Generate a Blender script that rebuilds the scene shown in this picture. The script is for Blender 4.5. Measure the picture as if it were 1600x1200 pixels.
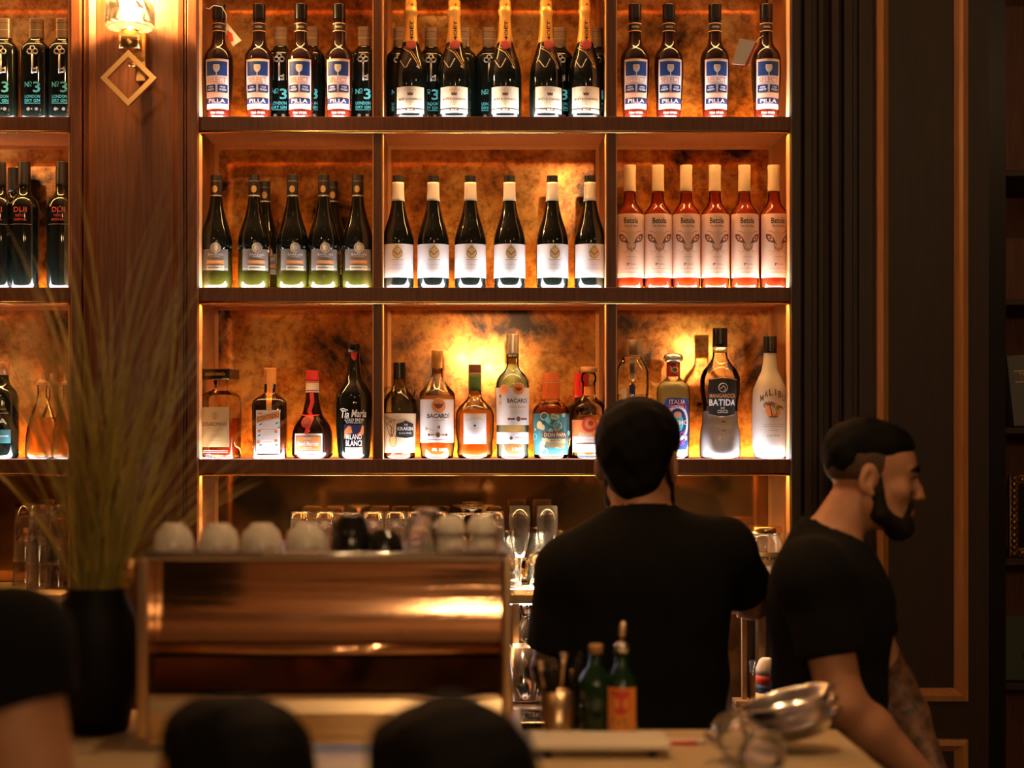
import bpy, bmesh, math, random
import numpy as np
from mathutils import Vector, Matrix
random.seed(7)
S = bpy.context.scene
for o in list(bpy.data.objects): bpy.data.objects.remove(o)
COL = S.collection

# ---------------------------------------------------------------- camera, world, exposure, room lights
FPX, VPX, VPY, EYE = 2390.0, 745.0, 670.0, 1.65      # focal length in px (1600 wide frame), vanishing point, eye height
cam_d = bpy.data.cameras.new('camera'); cam = bpy.data.objects.new('camera', cam_d); COL.objects.link(cam)
cam.location = (0, 0, EYE); cam.rotation_euler = (math.pi/2, 0, 0)
cam_d.sensor_width = 36.0; cam_d.lens = 36.0*FPX/1600.0
cam_d.shift_x = (800-VPX)/1600.0; cam_d.shift_y = (VPY-600)/1600.0
cam_d.dof.use_dof = True; cam_d.dof.focus_distance = 4.07; cam_d.dof.aperture_fstop = 1.7
cam_d.clip_start = 0.05
S.camera = cam
W = bpy.data.worlds.new('world'); S.world = W; W.use_nodes = True
W.node_tree.nodes['Background'].inputs[0].default_value = (1.0, 0.55, 0.28, 1)
W.node_tree.nodes['Background'].inputs[1].default_value = 0.0
S.view_settings.view_transform = 'Standard'; S.view_settings.look = 'None'
S.view_settings.gamma = 1.0; S.view_settings.use_curve_mapping = False
S.view_settings.exposure = 0.0
S.cycles.use_denoising = True
S.cycles.max_bounces = 12; S.cycles.transparent_max_bounces = 24; S.cycles.transmission_bounces = 12
S.cycles.sample_clamp_indirect = 6.0
S.cycles.caustics_refractive = True; S.cycles.caustics_reflective = False
LED_COLD, LED_WARM, GLOBE, SPOT_W, SCONCE_W = 42.0, 110.0, 55.0, 45.0, 62.0

def PX(u, Y): return (u-VPX)/FPX*Y
def PZ(v, Y): return EYE-(v-VPY)/FPX*Y
def P(u, v, Y): return Vector((PX(u, Y), Y, PZ(v, Y)))

# ---------------------------------------------------------------- materials
MATS = {}
def nodes_of(name):
    m = bpy.data.materials.new(name); m.use_nodes = True; MATS[name] = m
    nt = m.node_tree; nt.nodes.clear()
    out = nt.nodes.new('ShaderNodeOutputMaterial')
    return m, nt, out
def pbr(name, col, rough=0.5, metal=0.0, emit=0, ecol=None, trans=0.0, ior=1.45, coat=0.0, noise=None, bump=0.0, sub=0.0, spec=0.5):
    """noise=(scale, colour2, stretch xyz) mixes a second colour by procedural noise."""
    m, nt, out = nodes_of(name)
    b = nt.nodes.new('ShaderNodeBsdfPrincipled'); nt.links.new(b.outputs[0], out.inputs[0])
    I = b.inputs
    I['Base Color'].default_value = (*col, 1); I['Roughness'].default_value = rough; I['Metallic'].default_value = metal
    I['IOR'].default_value = ior; I['Transmission Weight'].default_value = trans; I['Coat Weight'].default_value = coat
    I['Coat Roughness'].default_value = 0.08; I['Subsurface Weight'].default_value = sub; I['Subsurface Scale'].default_value = 0.01
    I['Subsurface Radius'].default_value = (1, .35, .2); I['Specular IOR Level'].default_value = spec
    if emit: I['Emission Color'].default_value = (*(ecol or col), 1); I['Emission Strength'].default_value = emit
    if noise:
        sc, c2, st = noise
        tc = nt.nodes.new('ShaderNodeTexCoord'); mp = nt.nodes.new('ShaderNodeMapping'); mp.inputs['Scale'].default_value = st
        n = nt.nodes.new('ShaderNodeTexNoise'); n.inputs['Scale'].default_value = sc; n.inputs['Detail'].default_value = 5
        rp = nt.nodes.new('ShaderNodeValToRGB'); rp.color_ramp.elements[0].position = .35; rp.color_ramp.elements[1].position = .68
        rp.color_ramp.elements[0].color = (*col, 1); rp.color_ramp.elements[1].color = (*c2, 1)
        nt.links.new(tc.outputs['Object'], mp.inputs[0]); nt.links.new(mp.outputs[0], n.inputs[0])
        nt.links.new(n.outputs[0], rp.inputs[0]); nt.links.new(rp.outputs[0], I['Base Color'])
        if bump:
            bp = nt.nodes.new('ShaderNodeBump'); bp.inputs['Strength'].default_value = bump; bp.inputs['Distance'].default_value = .004
            nt.links.new(n.outputs[0], bp.inputs['Height']); nt.links.new(bp.outputs[0], I['Normal'])
    return m
def thin_glass(name, tint, rough=0.03, body=0.0, bcol=(1, 1, 1), fres=1.5):
    """thin bottle wall: tinted pass-through, fresnel gloss, optional milky body."""
    m, nt, out = nodes_of(name)
    tr = nt.nodes.new('ShaderNodeBsdfTransparent'); tr.inputs[0].default_value = (*tint, 1)
    gl = nt.nodes.new('ShaderNodeBsdfGlossy'); gl.inputs['Roughness'].default_value = rough
    fr = nt.nodes.new('ShaderNodeFresnel'); fr.inputs[0].default_value = fres
    mx = nt.nodes.new('ShaderNodeMixShader')
    src = tr.outputs[0]
    if body:
        tl = nt.nodes.new('ShaderNodeBsdfTranslucent'); tl.inputs[0].default_value = (*bcol, 1)
        df = nt.nodes.new('ShaderNodeBsdfDiffuse'); df.inputs[0].default_value = (*bcol, 1)
        m1 = nt.nodes.new('ShaderNodeMixShader'); m1.inputs[0].default_value = .45
        nt.links.new(tl.outputs[0], m1.inputs[1]); nt.links.new(df.outputs[0], m1.inputs[2])
        m2 = nt.nodes.new('ShaderNodeMixShader'); m2.inputs[0].default_value = body
        nt.links.new(tr.outputs[0], m2.inputs[1]); nt.links.new(m1.outputs[0], m2.inputs[2]); src = m2.outputs[0]
    nt.links.new(fr.outputs[0], mx.inputs[0]); nt.links.new(src, mx.inputs[1]); nt.links.new(gl.outputs[0], mx.inputs[2])
    nt.links.new(mx.outputs[0], out.inputs[0])
    return m
def liquid(name, col, body=0.3):
    """coloured drink filling a bottle: tinted pass-through plus scattering"""
    return thin_glass(name, tuple(c**.55 for c in col), .03, body, col, 1.18)
def emitter(name, col, strength):
    m, nt, out = nodes_of(name)
    e = nt.nodes.new('ShaderNodeEmission'); e.inputs[0].default_value = (*col, 1); e.inputs[1].default_value = strength
    nt.links.new(e.outputs[0], out.inputs[0]); return m

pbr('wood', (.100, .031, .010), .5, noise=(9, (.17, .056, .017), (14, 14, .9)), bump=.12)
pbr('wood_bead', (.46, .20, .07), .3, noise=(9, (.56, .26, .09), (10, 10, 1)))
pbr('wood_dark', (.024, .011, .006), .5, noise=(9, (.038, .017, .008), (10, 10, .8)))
pbr('brass', (.62, .38, .14), .26, 1.0)
pbr('lit_edge_wood', (.62, .33, .12), .35)  # pale colour stands in for shelf light on the cabinet edges
pbr('bronze_trim', (.62, .30, .10), .35, .9)
pbr('cove_wood', (.16, .06, .018), .3)
pbr('plaster', (.22, .13, .075), .8, noise=(3, (.30, .18, .10), (1, 1, 1)))
pbr('floor_tile', (.06, .035, .02), .35, noise=(4, (.09, .05, .03), (1, 1, 1)))
pbr('bar_stone', (.50, .37, .20), .35, noise=(7, (.60, .46, .27), (1, 1, 1)))
pbr('dimmed_mirror', (.10, .055, .022), .07, .92, noise=(4.5, (.52, .24, .07), (1, 1, 1)))  # mirror whose darker colour stands in for the dark aisle it reflects
pbr('black_metal', (.012, .011, .01), .35, .6)
pbr('steel', (.75, .74, .73), .16, 1.0)
pbr('copper', (.88, .54, .32), .11, 1.0, noise=(2.2, (.82, .48, .27), (1.4, 1, 26)), bump=.22)
pbr('dark_copper', (.16, .09, .05), .12, 1.0)
pbr('champagne_metal', (.72, .52, .30), .28, 1.0)
pbr('white_china', (.72, .66, .55), .18)
pbr('black_china', (.012, .011, .01), .12)
pbr('dark_glass', (.004, .006, .004), .05, spec=.6)
pbr('brown_glass', (.020, .006, .003), .05, spec=.6)
pbr('black_plastic', (.004, .004, .0045), .25)
pbr('black_foil', (.012, .011, .011), .35)
pbr('gold_foil', (.70, .38, .09), .32, .35)
pbr('gold_ink', (.55, .36, .13), .35, .6)
pbr('silver_foil', (.62, .58, .52), .3, .7)
pbr('white_paper', (.78, .75, .70), .55)
pbr('cream_paper', (.72, .60, .38), .6)
pbr('tan_paper', (.70, .50, .22), .6)
pbr('peach_paper', (.88, .56, .36), .55)
pbr('fawn_ink', (.80, .47, .28), .6)
pbr('grey_paper', (.20, .18, .15), .5)
pbr('pale_ink', (.60, .58, .52), .5)
pbr('cream_foil', (.58, .46, .30), .4)
pbr('red_foil', (.60, .03, .03), .4)
pbr('dark_red', (.25, .012, .015), .45)
pbr('orange_foil', (.75, .17, .035), .35)
pbr('copper_foil', (.72, .30, .09), .35, .3)
pbr('bronze_foil', (.30, .21, .13), .3, .5)
pbr('navy_ink', (.010, .013, .075), .5)
pbr('blue_ink', (.010, .050, .21), .5)
pbr('orange_ink', (.80, .25, .07), .5)
pbr('salmon_ink', (.85, .38, .22), .5)
pbr('teal_ink', (.10, .55, .55), .5)
pbr('dark_teal_ink', (.05, .20, .21), .5)
pbr('pink_ink', (.60, .08, .30), .5)
pbr('brown_ink', (.17, .06, .025), .5)
pbr('fur_ink', (.55, .27, .15), .6)
pbr('black_ink', (.012, .011, .01), .5)
pbr('red_ink', (.62, .06, .03), .5)
pbr('green_ink', (.08, .16, .04), .5)
pbr('cork', (.45, .24, .09), .7)
thin_glass('clear_wall', (.95, .95, .93), .03, fres=1.3)
thin_glass('green_wall', (.82, .90, .80), .03, fres=1.3)
thin_glass('amber_wall', (.80, .45, .20), .03)
thin_glass('lit_olive_glass', (.035, .045, .01), .04, .30, (.30, .28, .03))  # glow of the light from below is put into this colour
thin_glass('frosted_white', (.9, .9, .85), .25, .97, (.88, .84, .74), 1.3)
thin_glass('coconut_white', (.9, .9, .85), .15, .97, (.92, .90, .86), 1.2)
liquid('amber_drink', (.95, .42, .08), .45)
liquid('deep_amber_drink', (.50, .12, .02), .35)
liquid('rose_drink', (1.0, .20, .06), .38)
liquid('red_drink', (.55, .06, .02), .30)
liquid('pale_drink', (.90, .88, .55), .15)
liquid('clear_drink', (.84, .92, .76), .28)
liquid('yellow_drink', (1.0, .92, .50), .95)
liquid('green_drink', (.05, .22, .08), .25)
m_, nt_, out_ = nodes_of('stemware')                       # clear glass with a trace of haze
g_ = nt_.nodes.new('ShaderNodeBsdfGlass'); g_.inputs['Roughness'].default_value = .01; g_.inputs['IOR'].default_value = 1.48
d_ = nt_.nodes.new('ShaderNodeBsdfTranslucent'); d_.inputs[0].default_value = (.95, .92, .85, 1)
x_ = nt_.nodes.new('ShaderNodeMixShader'); x_.inputs[0].default_value = .05
nt_.links.new(g_.outputs[0], x_.inputs[1]); nt_.links.new(d_.outputs[0], x_.inputs[2]); nt_.links.new(x_.outputs[0], out_.inputs[0])
pbr('skin', (.52, .26, .14), .5, sub=.15, noise=(30, (.46, .21, .11), (1, 1, 1)))
pbr('tattoo_skin', (.30, .15, .085), .5, noise=(38, (.07, .045, .035), (1, 1, 1)))
pbr('black_cotton', (.0045, .0042, .004), .95, noise=(60, (.006, .0055, .005), (1, 1, 1)), spec=.2)
pbr('dark_denim', (.016, .018, .024), .85)
pbr('black_hair', (.0035, .003, .0027), .7, noise=(60, (.006, .005, .004), (1, 1, .2)), bump=.6, spec=.12)
pbr('fade_hair', (.10, .050, .028), .7, noise=(90, (.055, .03, .018), (1, 1, 1)))
pbr('beard_hair', (.009, .007, .005), .65, spec=.2, noise=(90, (.018, .012, .008), (1, 1, .3)), bump=.5)
pbr('eye_white', (.22, .18, .15), .3)
pbr('lip_skin', (.36, .11, .075), .45)
pbr('leather', (.02, .015, .012), .5)
pbr('grass_leaf', (.50, .40, .09), .5, noise=(5, (.32, .27, .07), (1, 1, 1)))
pbr('vase_clay', (.004, .004, .004), .6, spec=.2)
pbr('orange_cloth', (.80, .28, .05), .8)
pbr('book_blue', (.14, .15, .15), .7); pbr('book_green', (.045, .055, .035), .7); pbr('page_paper', (.55, .40, .25), .8)
pbr('frame_gilt', (.40, .23, .07), .35, .85, noise=(40, (.18, .09, .03), (1, 1, 1)))
pbr('tray_white', (.72, .65, .52), .4)
pbr('ribbon_red', (.65, .05, .03), .5); pbr('ribbon_white', (.8, .76, .7), .5)
emitter('led_cold', (.88, .88, 1.0), LED_COLD)
emitter('led_back_fill', (1.0, .46, .13), 190.0)  # rear shelf strip added to brighten the mirror
emitter('led_soft', (1.0, .76, .46), 19.0)
emitter('led_warm', (1.0, .46, .13), LED_WARM)
emitter('globe_glow', (1.0, .64, .32), GLOBE)
emitter('bulb_glow', (1.0, .62, .28), 40.0)
emitter('spot_glow', (1.0, .62, .30), 6.0)

def mirror_material():
    m, nt, out = nodes_of('antique_mirror')
    b = nt.nodes.new('ShaderNodeBsdfPrincipled'); nt.links.new(b.outputs[0], out.inputs[0])
    tc = nt.nodes.new('ShaderNodeTexCoord')
    n1 = nt.nodes.new('ShaderNodeTexNoise'); n1.inputs['Scale'].default_value = 4.2; n1.inputs['Detail'].default_value = 7; n1.inputs['Roughness'].default_value = .60; n1.inputs['Distortion'].default_value = .35
    n2 = nt.nodes.new('ShaderNodeTexNoise'); n2.inputs['Scale'].default_value = 42; n2.inputs['Detail'].default_value = 8; n2.inputs['Roughness'].default_value = .75; n2.inputs['Distortion'].default_value = .1
    for n in (n1, n2): nt.links.new(tc.outputs['Object'], n.inputs[0])
    r1 = nt.nodes.new('ShaderNodeValToRGB'); e = r1.color_ramp.elements
    e[0].position = .37; e[0].color = (.035, .015, .006, 1); e[1].position = .64; e[1].color = (1.0, .56, .13, 1)
    k = r1.color_ramp.elements.new(.49); k.color = (.62, .23, .035, 1)
    r2 = nt.nodes.new('ShaderNodeValToRGB'); e = r2.color_ramp.elements
    e[0].position = .38; e[0].color = (.30, .20, .12, 1); e[1].position = .55; e[1].color = (1, 1, 1, 1)
    mx = nt.nodes.new('ShaderNodeMix'); mx.data_type = 'RGBA'; mx.blend_type = 'MULTIPLY'; mx.inputs[0].default_value = .75
    nt.links.new(n1.outputs[0], r1.inputs[0]); nt.links.new(n2.outputs[0], r2.inputs[0])
    nt.links.new(r1.outputs[0], mx.inputs[6]); nt.links.new(r2.outputs[0], mx.inputs[7])
    nt.links.new(mx.outputs[2], b.inputs['Base Color'])
    b.inputs['Metallic'].default_value = .5
    r3 = nt.nodes.new('ShaderNodeMapRange'); r3.inputs[1].default_value = .3; r3.inputs[2].default_value = .7; r3.inputs[3].default_value = .16; r3.inputs[4].default_value = .06
    nt.links.new(n1.outputs[0], r3.inputs[0]); nt.links.new(r3.outputs[0], b.inputs['Roughness'])
mirror_material()

# ---------------------------------------------------------------- mesh helpers
def obj(name, verts, faces, mat, parent=None, smooth=False, mats=None, fmat=None, loc=None):
    me = bpy.data.meshes.new(name); me.from_pydata([tuple(v) for v in verts], [], faces)
    for mm in (mats or [mat]): me.materials.append(MATS[mm])
    if fmat is not None: me.polygons.foreach_set('material_index', fmat)
    if smooth: me.polygons.foreach_set('use_smooth', [True]*len(me.polygons))
    me.update()
    o = bpy.data.objects.new(name, me); COL.objects.link(o)
    if parent is not None: o.parent = parent
    if loc is not None: o.location = loc
    return o
def tag(o, label, cat, group=None):
    o['label'] = label; o['category'] = cat
    if group: o['group'] = group
    return o
def thing(name, loc=(0, 0, 0), rz=0.0, label=None, cat=None, group=None):
    o = bpy.data.objects.new(name, None); COL.objects.link(o); o.location = loc; o.rotation_euler = (0, 0, rz)
    o.empty_display_size = .02
    if label: tag(o, label, cat, group)
    return o
def struct(o): o['kind'] = 'structure'; return o
def copy_tree(o, parent=None):
    c = o.copy(); COL.objects.link(c); c.parent = parent
    for ch in list(o.children): copy_tree(ch, c)
    return c
class MB:
    def __init__(s): s.v = []; s.f = []; s.m = []; s.mats = []
    def mi(s, mat):
        if mat not in s.mats: s.mats.append(mat)
        return s.mats.index(mat)
    def add(s, v, f, mat=None):
        k = len(s.v); s.v += [tuple(x) for x in v]; s.f += [tuple(i+k for i in q) for q in f]
        s.m += [s.mi(mat) if mat else 0]*len(f); return s
    def box(s, x0, x1, y0, y1, z0, z1, mat=None, bev=0.0):
        if bev <= 0:
            v = [(x, y, z) for x in (x0, x1) for y in (y0, y1) for z in (z0, z1)]
            return s.add(v, [(0, 1, 3, 2), (4, 6, 7, 5), (0, 4, 5, 1), (2, 3, 7, 6), (0, 2, 6, 4), (1, 5, 7, 3)], mat)
        bm = bmesh.new(); bmesh.ops.create_cube(bm, size=1)
        for q in bm.verts: q.co = ((x0+x1)/2+q.co.x*(x1-x0), (y0+y1)/2+q.co.y*(y1-y0), (z0+z1)/2+q.co.z*(z1-z0))
        bmesh.ops.bevel(bm, geom=list(bm.edges), offset=bev, segments=2, affect='EDGES', profile=.5)
        bm.verts.ensure_lookup_table(); v = [q.co[:] for q in bm.verts]; f = [[x.index for x in q.verts] for q in bm.faces]; bm.free()
        return s.add(v, f, mat)
    def lathe(s, prof, c=(0, 0, 0), n=24, mat=None, axis=None):
        """prof: (r, z) from bottom to top; caps where r>0 at the ends."""
        v = []; f = []
        for r, z in prof:
            for i in range(n):
                a = 2*math.pi*i/n; v.append(Vector((r*math.cos(a), r*math.sin(a), z)))
        for j in range(len(prof)-1):
            for i in range(n):
                f.append((j*n+i, j*n+(i+1) % n, (j+1)*n+(i+1) % n, (j+1)*n+i))
        f.append(tuple(range(n))[::-1]); f.append(tuple((len(prof)-1)*n+i for i in range(n)))
        if axis is not None:
            q = Vector((0, 0, 1)).rotation_difference(Vector(axis)); v = [q @ x for x in v]
        v = [x+Vector(c) for x in v]
        return s.add(v, f, mat)
    def tube(s, pts, r, n=8, mat=None, closed=False):
        pts = [Vector(p) for p in pts]; v = []; f = []; L = len(pts)
        for i, p in enumerate(pts):
            if closed: t = (pts[(i+1) % L]-pts[i-1]).normalized()
            else: t = (pts[min(i+1, L-1)]-pts[max(i-1, 0)]).normalized()
            a = t.cross(Vector((0, 0, 1)));
            if a.length < .05: a = t.cross(Vector((1, 0, 0)))
            a.normalize(); b = t.cross(a)
            rr = r[i] if isinstance(r, (list, tuple)) else r
            for k in range(n):
                q = 2*math.pi*k/n; v.append(p+a*(rr*math.cos(q))+b*(rr*math.sin(q)))
        for i in range(L if closed else L-1):
            for k in range(n):
                j = (i+1) % L; f.append((i*n+k, i*n+(k+1) % n, j*n+(k+1) % n, j*n+k))
        if not closed: f.append(tuple(range(n))[::-1]); f.append(tuple((L-1)*n+k for k in range(n)))
        return s.add(v, f, mat)
    def build(s, name, mat=None, parent=None, smooth=False, loc=None):
        if s.mats: return obj(name, s.v, s.f, None, parent, smooth, s.mats, s.m, loc)
        return obj(name, s.v, s.f, mat, parent, smooth, loc=loc)
def box(name, x0, x1, y0, y1, z0, z1, mat, parent=None, bev=0.0):
    return MB().box(min(x0, x1), max(x0, x1), y0, y1, min(z0, z1), max(z0, z1), None, bev).build(name, mat, parent)
_txt = {}
def text2d(s):
    """lettering outline as flat triangles, normalised to x in [-.5,.5], y in [-.5,.5]"""
    if s not in _txt:
        c = bpy.data.curves.new('t', 'FONT'); c.body = s; c.resolution_u = 2; c.fill_mode = 'FRONT'; c.offset = .018
        o = bpy.data.objects.new('t', c); COL.objects.link(o)
        me = bpy.data.meshes.new_from_object(o.evaluated_get(bpy.context.evaluated_depsgraph_get()))
        v = [q.co.xy[:] for q in me.vertices]; f = [tuple(p.vertices) for p in me.polygons]
        bpy.data.objects.remove(o); bpy.data.curves.remove(c); bpy.data.meshes.remove(me)
        xs = [q[0] for q in v]; ys = [q[1] for q in v]
        w = max(xs)-min(xs); h = max(ys)-min(ys); cx = (max(xs)+min(xs))/2; cy = (max(ys)+min(ys))/2
        _txt[s] = ([((x-cx)/w, (y-cy)/h) for x, y in v], f)
    return _txt[s]
def print_shapes(els):
    """2-D print elements -> list of (verts2d, faces, mat)"""
    out = []
    for e in els:
        k = e[0]
        if k == 't':
            _, s, cx, cy, w, h, mat = e[:7]; opt = e[7] if len(e) > 7 else {}
            v, f = text2d(s); q = []
            for x, y in v:
                X, Y = x*w, y*h
                if opt.get('slant'): X += Y*opt['slant']
                if opt.get('arch'): Y += opt['arch']*(1-4*x*x)
                if opt.get('rise'): Y += opt['rise']*x
                if opt.get('rot'): X, Y = (-Y, X) if opt['rot'] > 0 else (Y, -X)
                q.append((cx+X, cy+Y))
            out.append((q, f, mat))
        elif k == 'r':
            _, x0, x1, y0, y1, mat = e; n = max(1, int(abs(x1-x0)/4)); m = max(1, int(abs(y1-y0)/12))
            v = [(x0+(x1-x0)*i/n, y0+(y1-y0)*j/m) for j in range(m+1) for i in range(n+1)]
            f = [(j*(n+1)+i, j*(n+1)+i+1, (j+1)*(n+1)+i+1, (j+1)*(n+1)+i) for j in range(m) for i in range(n)]
            out.append((v, f, mat))
        elif k == 'd':
            _, cx, cy, rx, ry, mat = e; n = 20
            v = [(cx, cy)]+[(cx+rx*math.cos(2*math.pi*i/n), cy+ry*math.sin(2*math.pi*i/n)) for i in range(n)]
            out.append((v, [(0, 1+i, 1+(i+1) % n) for i in range(n)], mat))
        elif k == 'o':
            _, cx, cy, rx, ry, t, mat = e; n = 22
            v = [(cx+(rx-q)*math.cos(2*math.pi*i/n), cy+(ry-q)*math.sin(2*math.pi*i/n)) for q in (0, t) for i in range(n)]
            out.append((v, [(i, (i+1) % n, n+(i+1) % n, n+i) for i in range(n)], mat))
        elif k == 'l':
            _, pts, w, mat = e; v = []; f = []
            for i, p in enumerate(pts):
                a = pts[max(i-1, 0)]; b = pts[min(i+1, len(pts)-1)]
                dx, dy = b[0]-a[0], b[1]-a[1]; L = math.hypot(dx, dy) or 1
                ww = w*(1-.0*i); v += [(p[0]-dy/L*ww/2, p[1]+dx/L*ww/2), (p[0]+dy/L*ww/2, p[1]-dx/L*ww/2)]
                if i: f.append((2*i-2, 2*i-1, 2*i+1, 2*i))
            out.append((v, f, mat))
        elif k == 'p':
            _, pts, mat = e; cx = sum(p[0] for p in pts)/len(pts); cy = sum(p[1] for p in pts)/len(pts); n = len(pts)
            out.append(([(cx, cy)]+list(pts), [(0, 1+i, 1+(i+1) % n) for i in range(n)], mat))
    return out
def flat_print(name, els, x, y, z, parent, scale=1.0, step=.0002):
    """print on a flat face looking toward -Y at (x, y, z)"""
    mb = MB()
    for i, (v, f, mat) in enumerate(print_shapes(els)):
        mb.add([(x+a*scale, y-step*(i+1), z+b*scale) for a, b in v], f, mat)
    return mb.build(name, None, parent)
def refine(v, f, L=3.0):
    """split flat print triangles so that they follow the curve of the bottle"""
    ov = []; of = []
    for q in f:
        for k in range(1, len(q)-1):
            A, B, C = [np.array(v[i]) for i in (q[0], q[k], q[k+1])]
            m = max(np.linalg.norm(A-B), np.linalg.norm(B-C), np.linalg.norm(A-C)); n = max(1, min(8, int(math.ceil(m/L)))); s = len(ov)
            idx = {}
            for i in range(n+1):
                for j in range(n+1-i): idx[i, j] = len(ov); ov.append(tuple(A+(B-A)*i/n+(C-A)*j/n))
            for i in range(n):
                for j in range(n-i):
                    of.append((idx[i, j], idx[i+1, j], idx[i, j+1]))
                    if i+j < n-1: of.append((idx[i+1, j], idx[i+1, j+1], idx[i, j+1]))
    return ov, of
ORD = ['first', 'second', 'third', 'fourth', 'fifth', 'sixth', 'seventh', 'eighth', 'ninth']
# ---------------------------------------------------------------- room shell
YF, YB = 4.05, 4.30                      # shelf front plane, mirror plane
FT, CEIL = 0.0, 3.25
struct(box('floor', -3.2, 3.2, -4.2, 4.75, -.05, 0, 'floor_tile'))
struct(box('ceiling', -3.2, 3.2, -4.2, 4.75, CEIL, CEIL+.05, 'plaster'))
struct(box('wall_left', -3.25, -3.2, -4.2, 4.75, 0, CEIL, 'plaster'))
struct(box('wall_right', 3.2, 3.25, -4.2, 4.75, 0, CEIL, 'plaster'))
struct(box('wall_front', -3.2, 3.2, -4.25, -4.2, 0, CEIL, 'plaster'))
struct(box('wall_back', -3.2, 3.2, 4.70, 4.75, 0, CEIL, 'wood_dark'))

# left pilaster (between the two shelf bays)
XL0, XL1 = PX(110, 4.02), PX(308, 4.02)
t1 = struct(thing('trim_1', (0, 0, 0)))
box('pilaster_board', XL0, XL1, 4.03, 4.69, 0, CEIL, 'wood', t1)
def moulding(x0, x1, z0, z1, y, w, mat, parent, depth=.014, name='moulding'):
    """mitred picture-frame moulding with a sloped inner face, each side its own piece"""
    for side in range(4):
        mb = MB()
        o = [(x0, z0), (x1, z0), (x1, z1), (x0, z1)]; i_ = [(x0+w, z0+w), (x1-w, z0+w), (x1-w, z1-w), (x0+w, z1-w)]
        m_ = [(x0+w*.45, z0+w*.45), (x1-w*.45, z0+w*.45), (x1-w*.45, z1-w*.45), (x0+w*.45, z1-w*.45)]
        a, b = side, (side+1) % 4
        v = []
        for q, dep in ((o, 0), (o, depth*.8), (m_, depth), (i_, depth*.25), (i_, 0)):
            v += [(q[a][0], y-dep, q[a][1]), (q[b][0], y-dep, q[b][1])]
        f = [(2*k, 2*k+1, 2*k+3, 2*k+2) for k in range(4)]
        mb.add(v, f).build(name, mat, parent)
# raised stiles at both edges, recessed panel with mouldings
for a, b, d in ((110, 126, .030), (128, 131, .018), (292, 308, .030), (287, 290, .018)):
    box('stile', PX(a, 4.0), PX(b, 4.0), 4.03-d, 4.032, 0, CEIL, 'wood', t1, .003)
moulding(PX(132, 4.02), PX(286, 4.02), .25, 3.1, 4.031, .028, 'wood', t1)

# right pilaster: fluted strips, then the framed panel
t2 = struct(thing('trim_2', (0, 0, 0)))
box('pilaster_board', PX(1236, 4.04), PX(1342, 4.04), 4.05, 4.69, 0, CEIL, 'wood_dark', t2)  # dark tone stands in for the same wood lying unlit
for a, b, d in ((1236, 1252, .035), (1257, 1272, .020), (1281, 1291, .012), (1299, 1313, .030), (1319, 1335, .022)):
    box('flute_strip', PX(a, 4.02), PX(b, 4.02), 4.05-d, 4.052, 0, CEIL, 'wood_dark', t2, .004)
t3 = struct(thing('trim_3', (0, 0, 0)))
box('panel_board', PX(1342, 4.04), PX(1545, 4.04), 4.04, 4.69, 0, CEIL, 'wood_dark', t3)  # panel darkened like the pilaster, lack of light put into the wood colour
def framed(x0, x1, z0, z1, parent):
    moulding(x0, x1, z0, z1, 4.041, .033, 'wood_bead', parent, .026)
framed(PX(1371, 4.02), PX(1513, 4.02), PZ(1096, 4.02), 3.1, t3)
framed(PX(1371, 4.02), PX(1513, 4.02), .25, PZ(1156, 4.02), t3)

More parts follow.
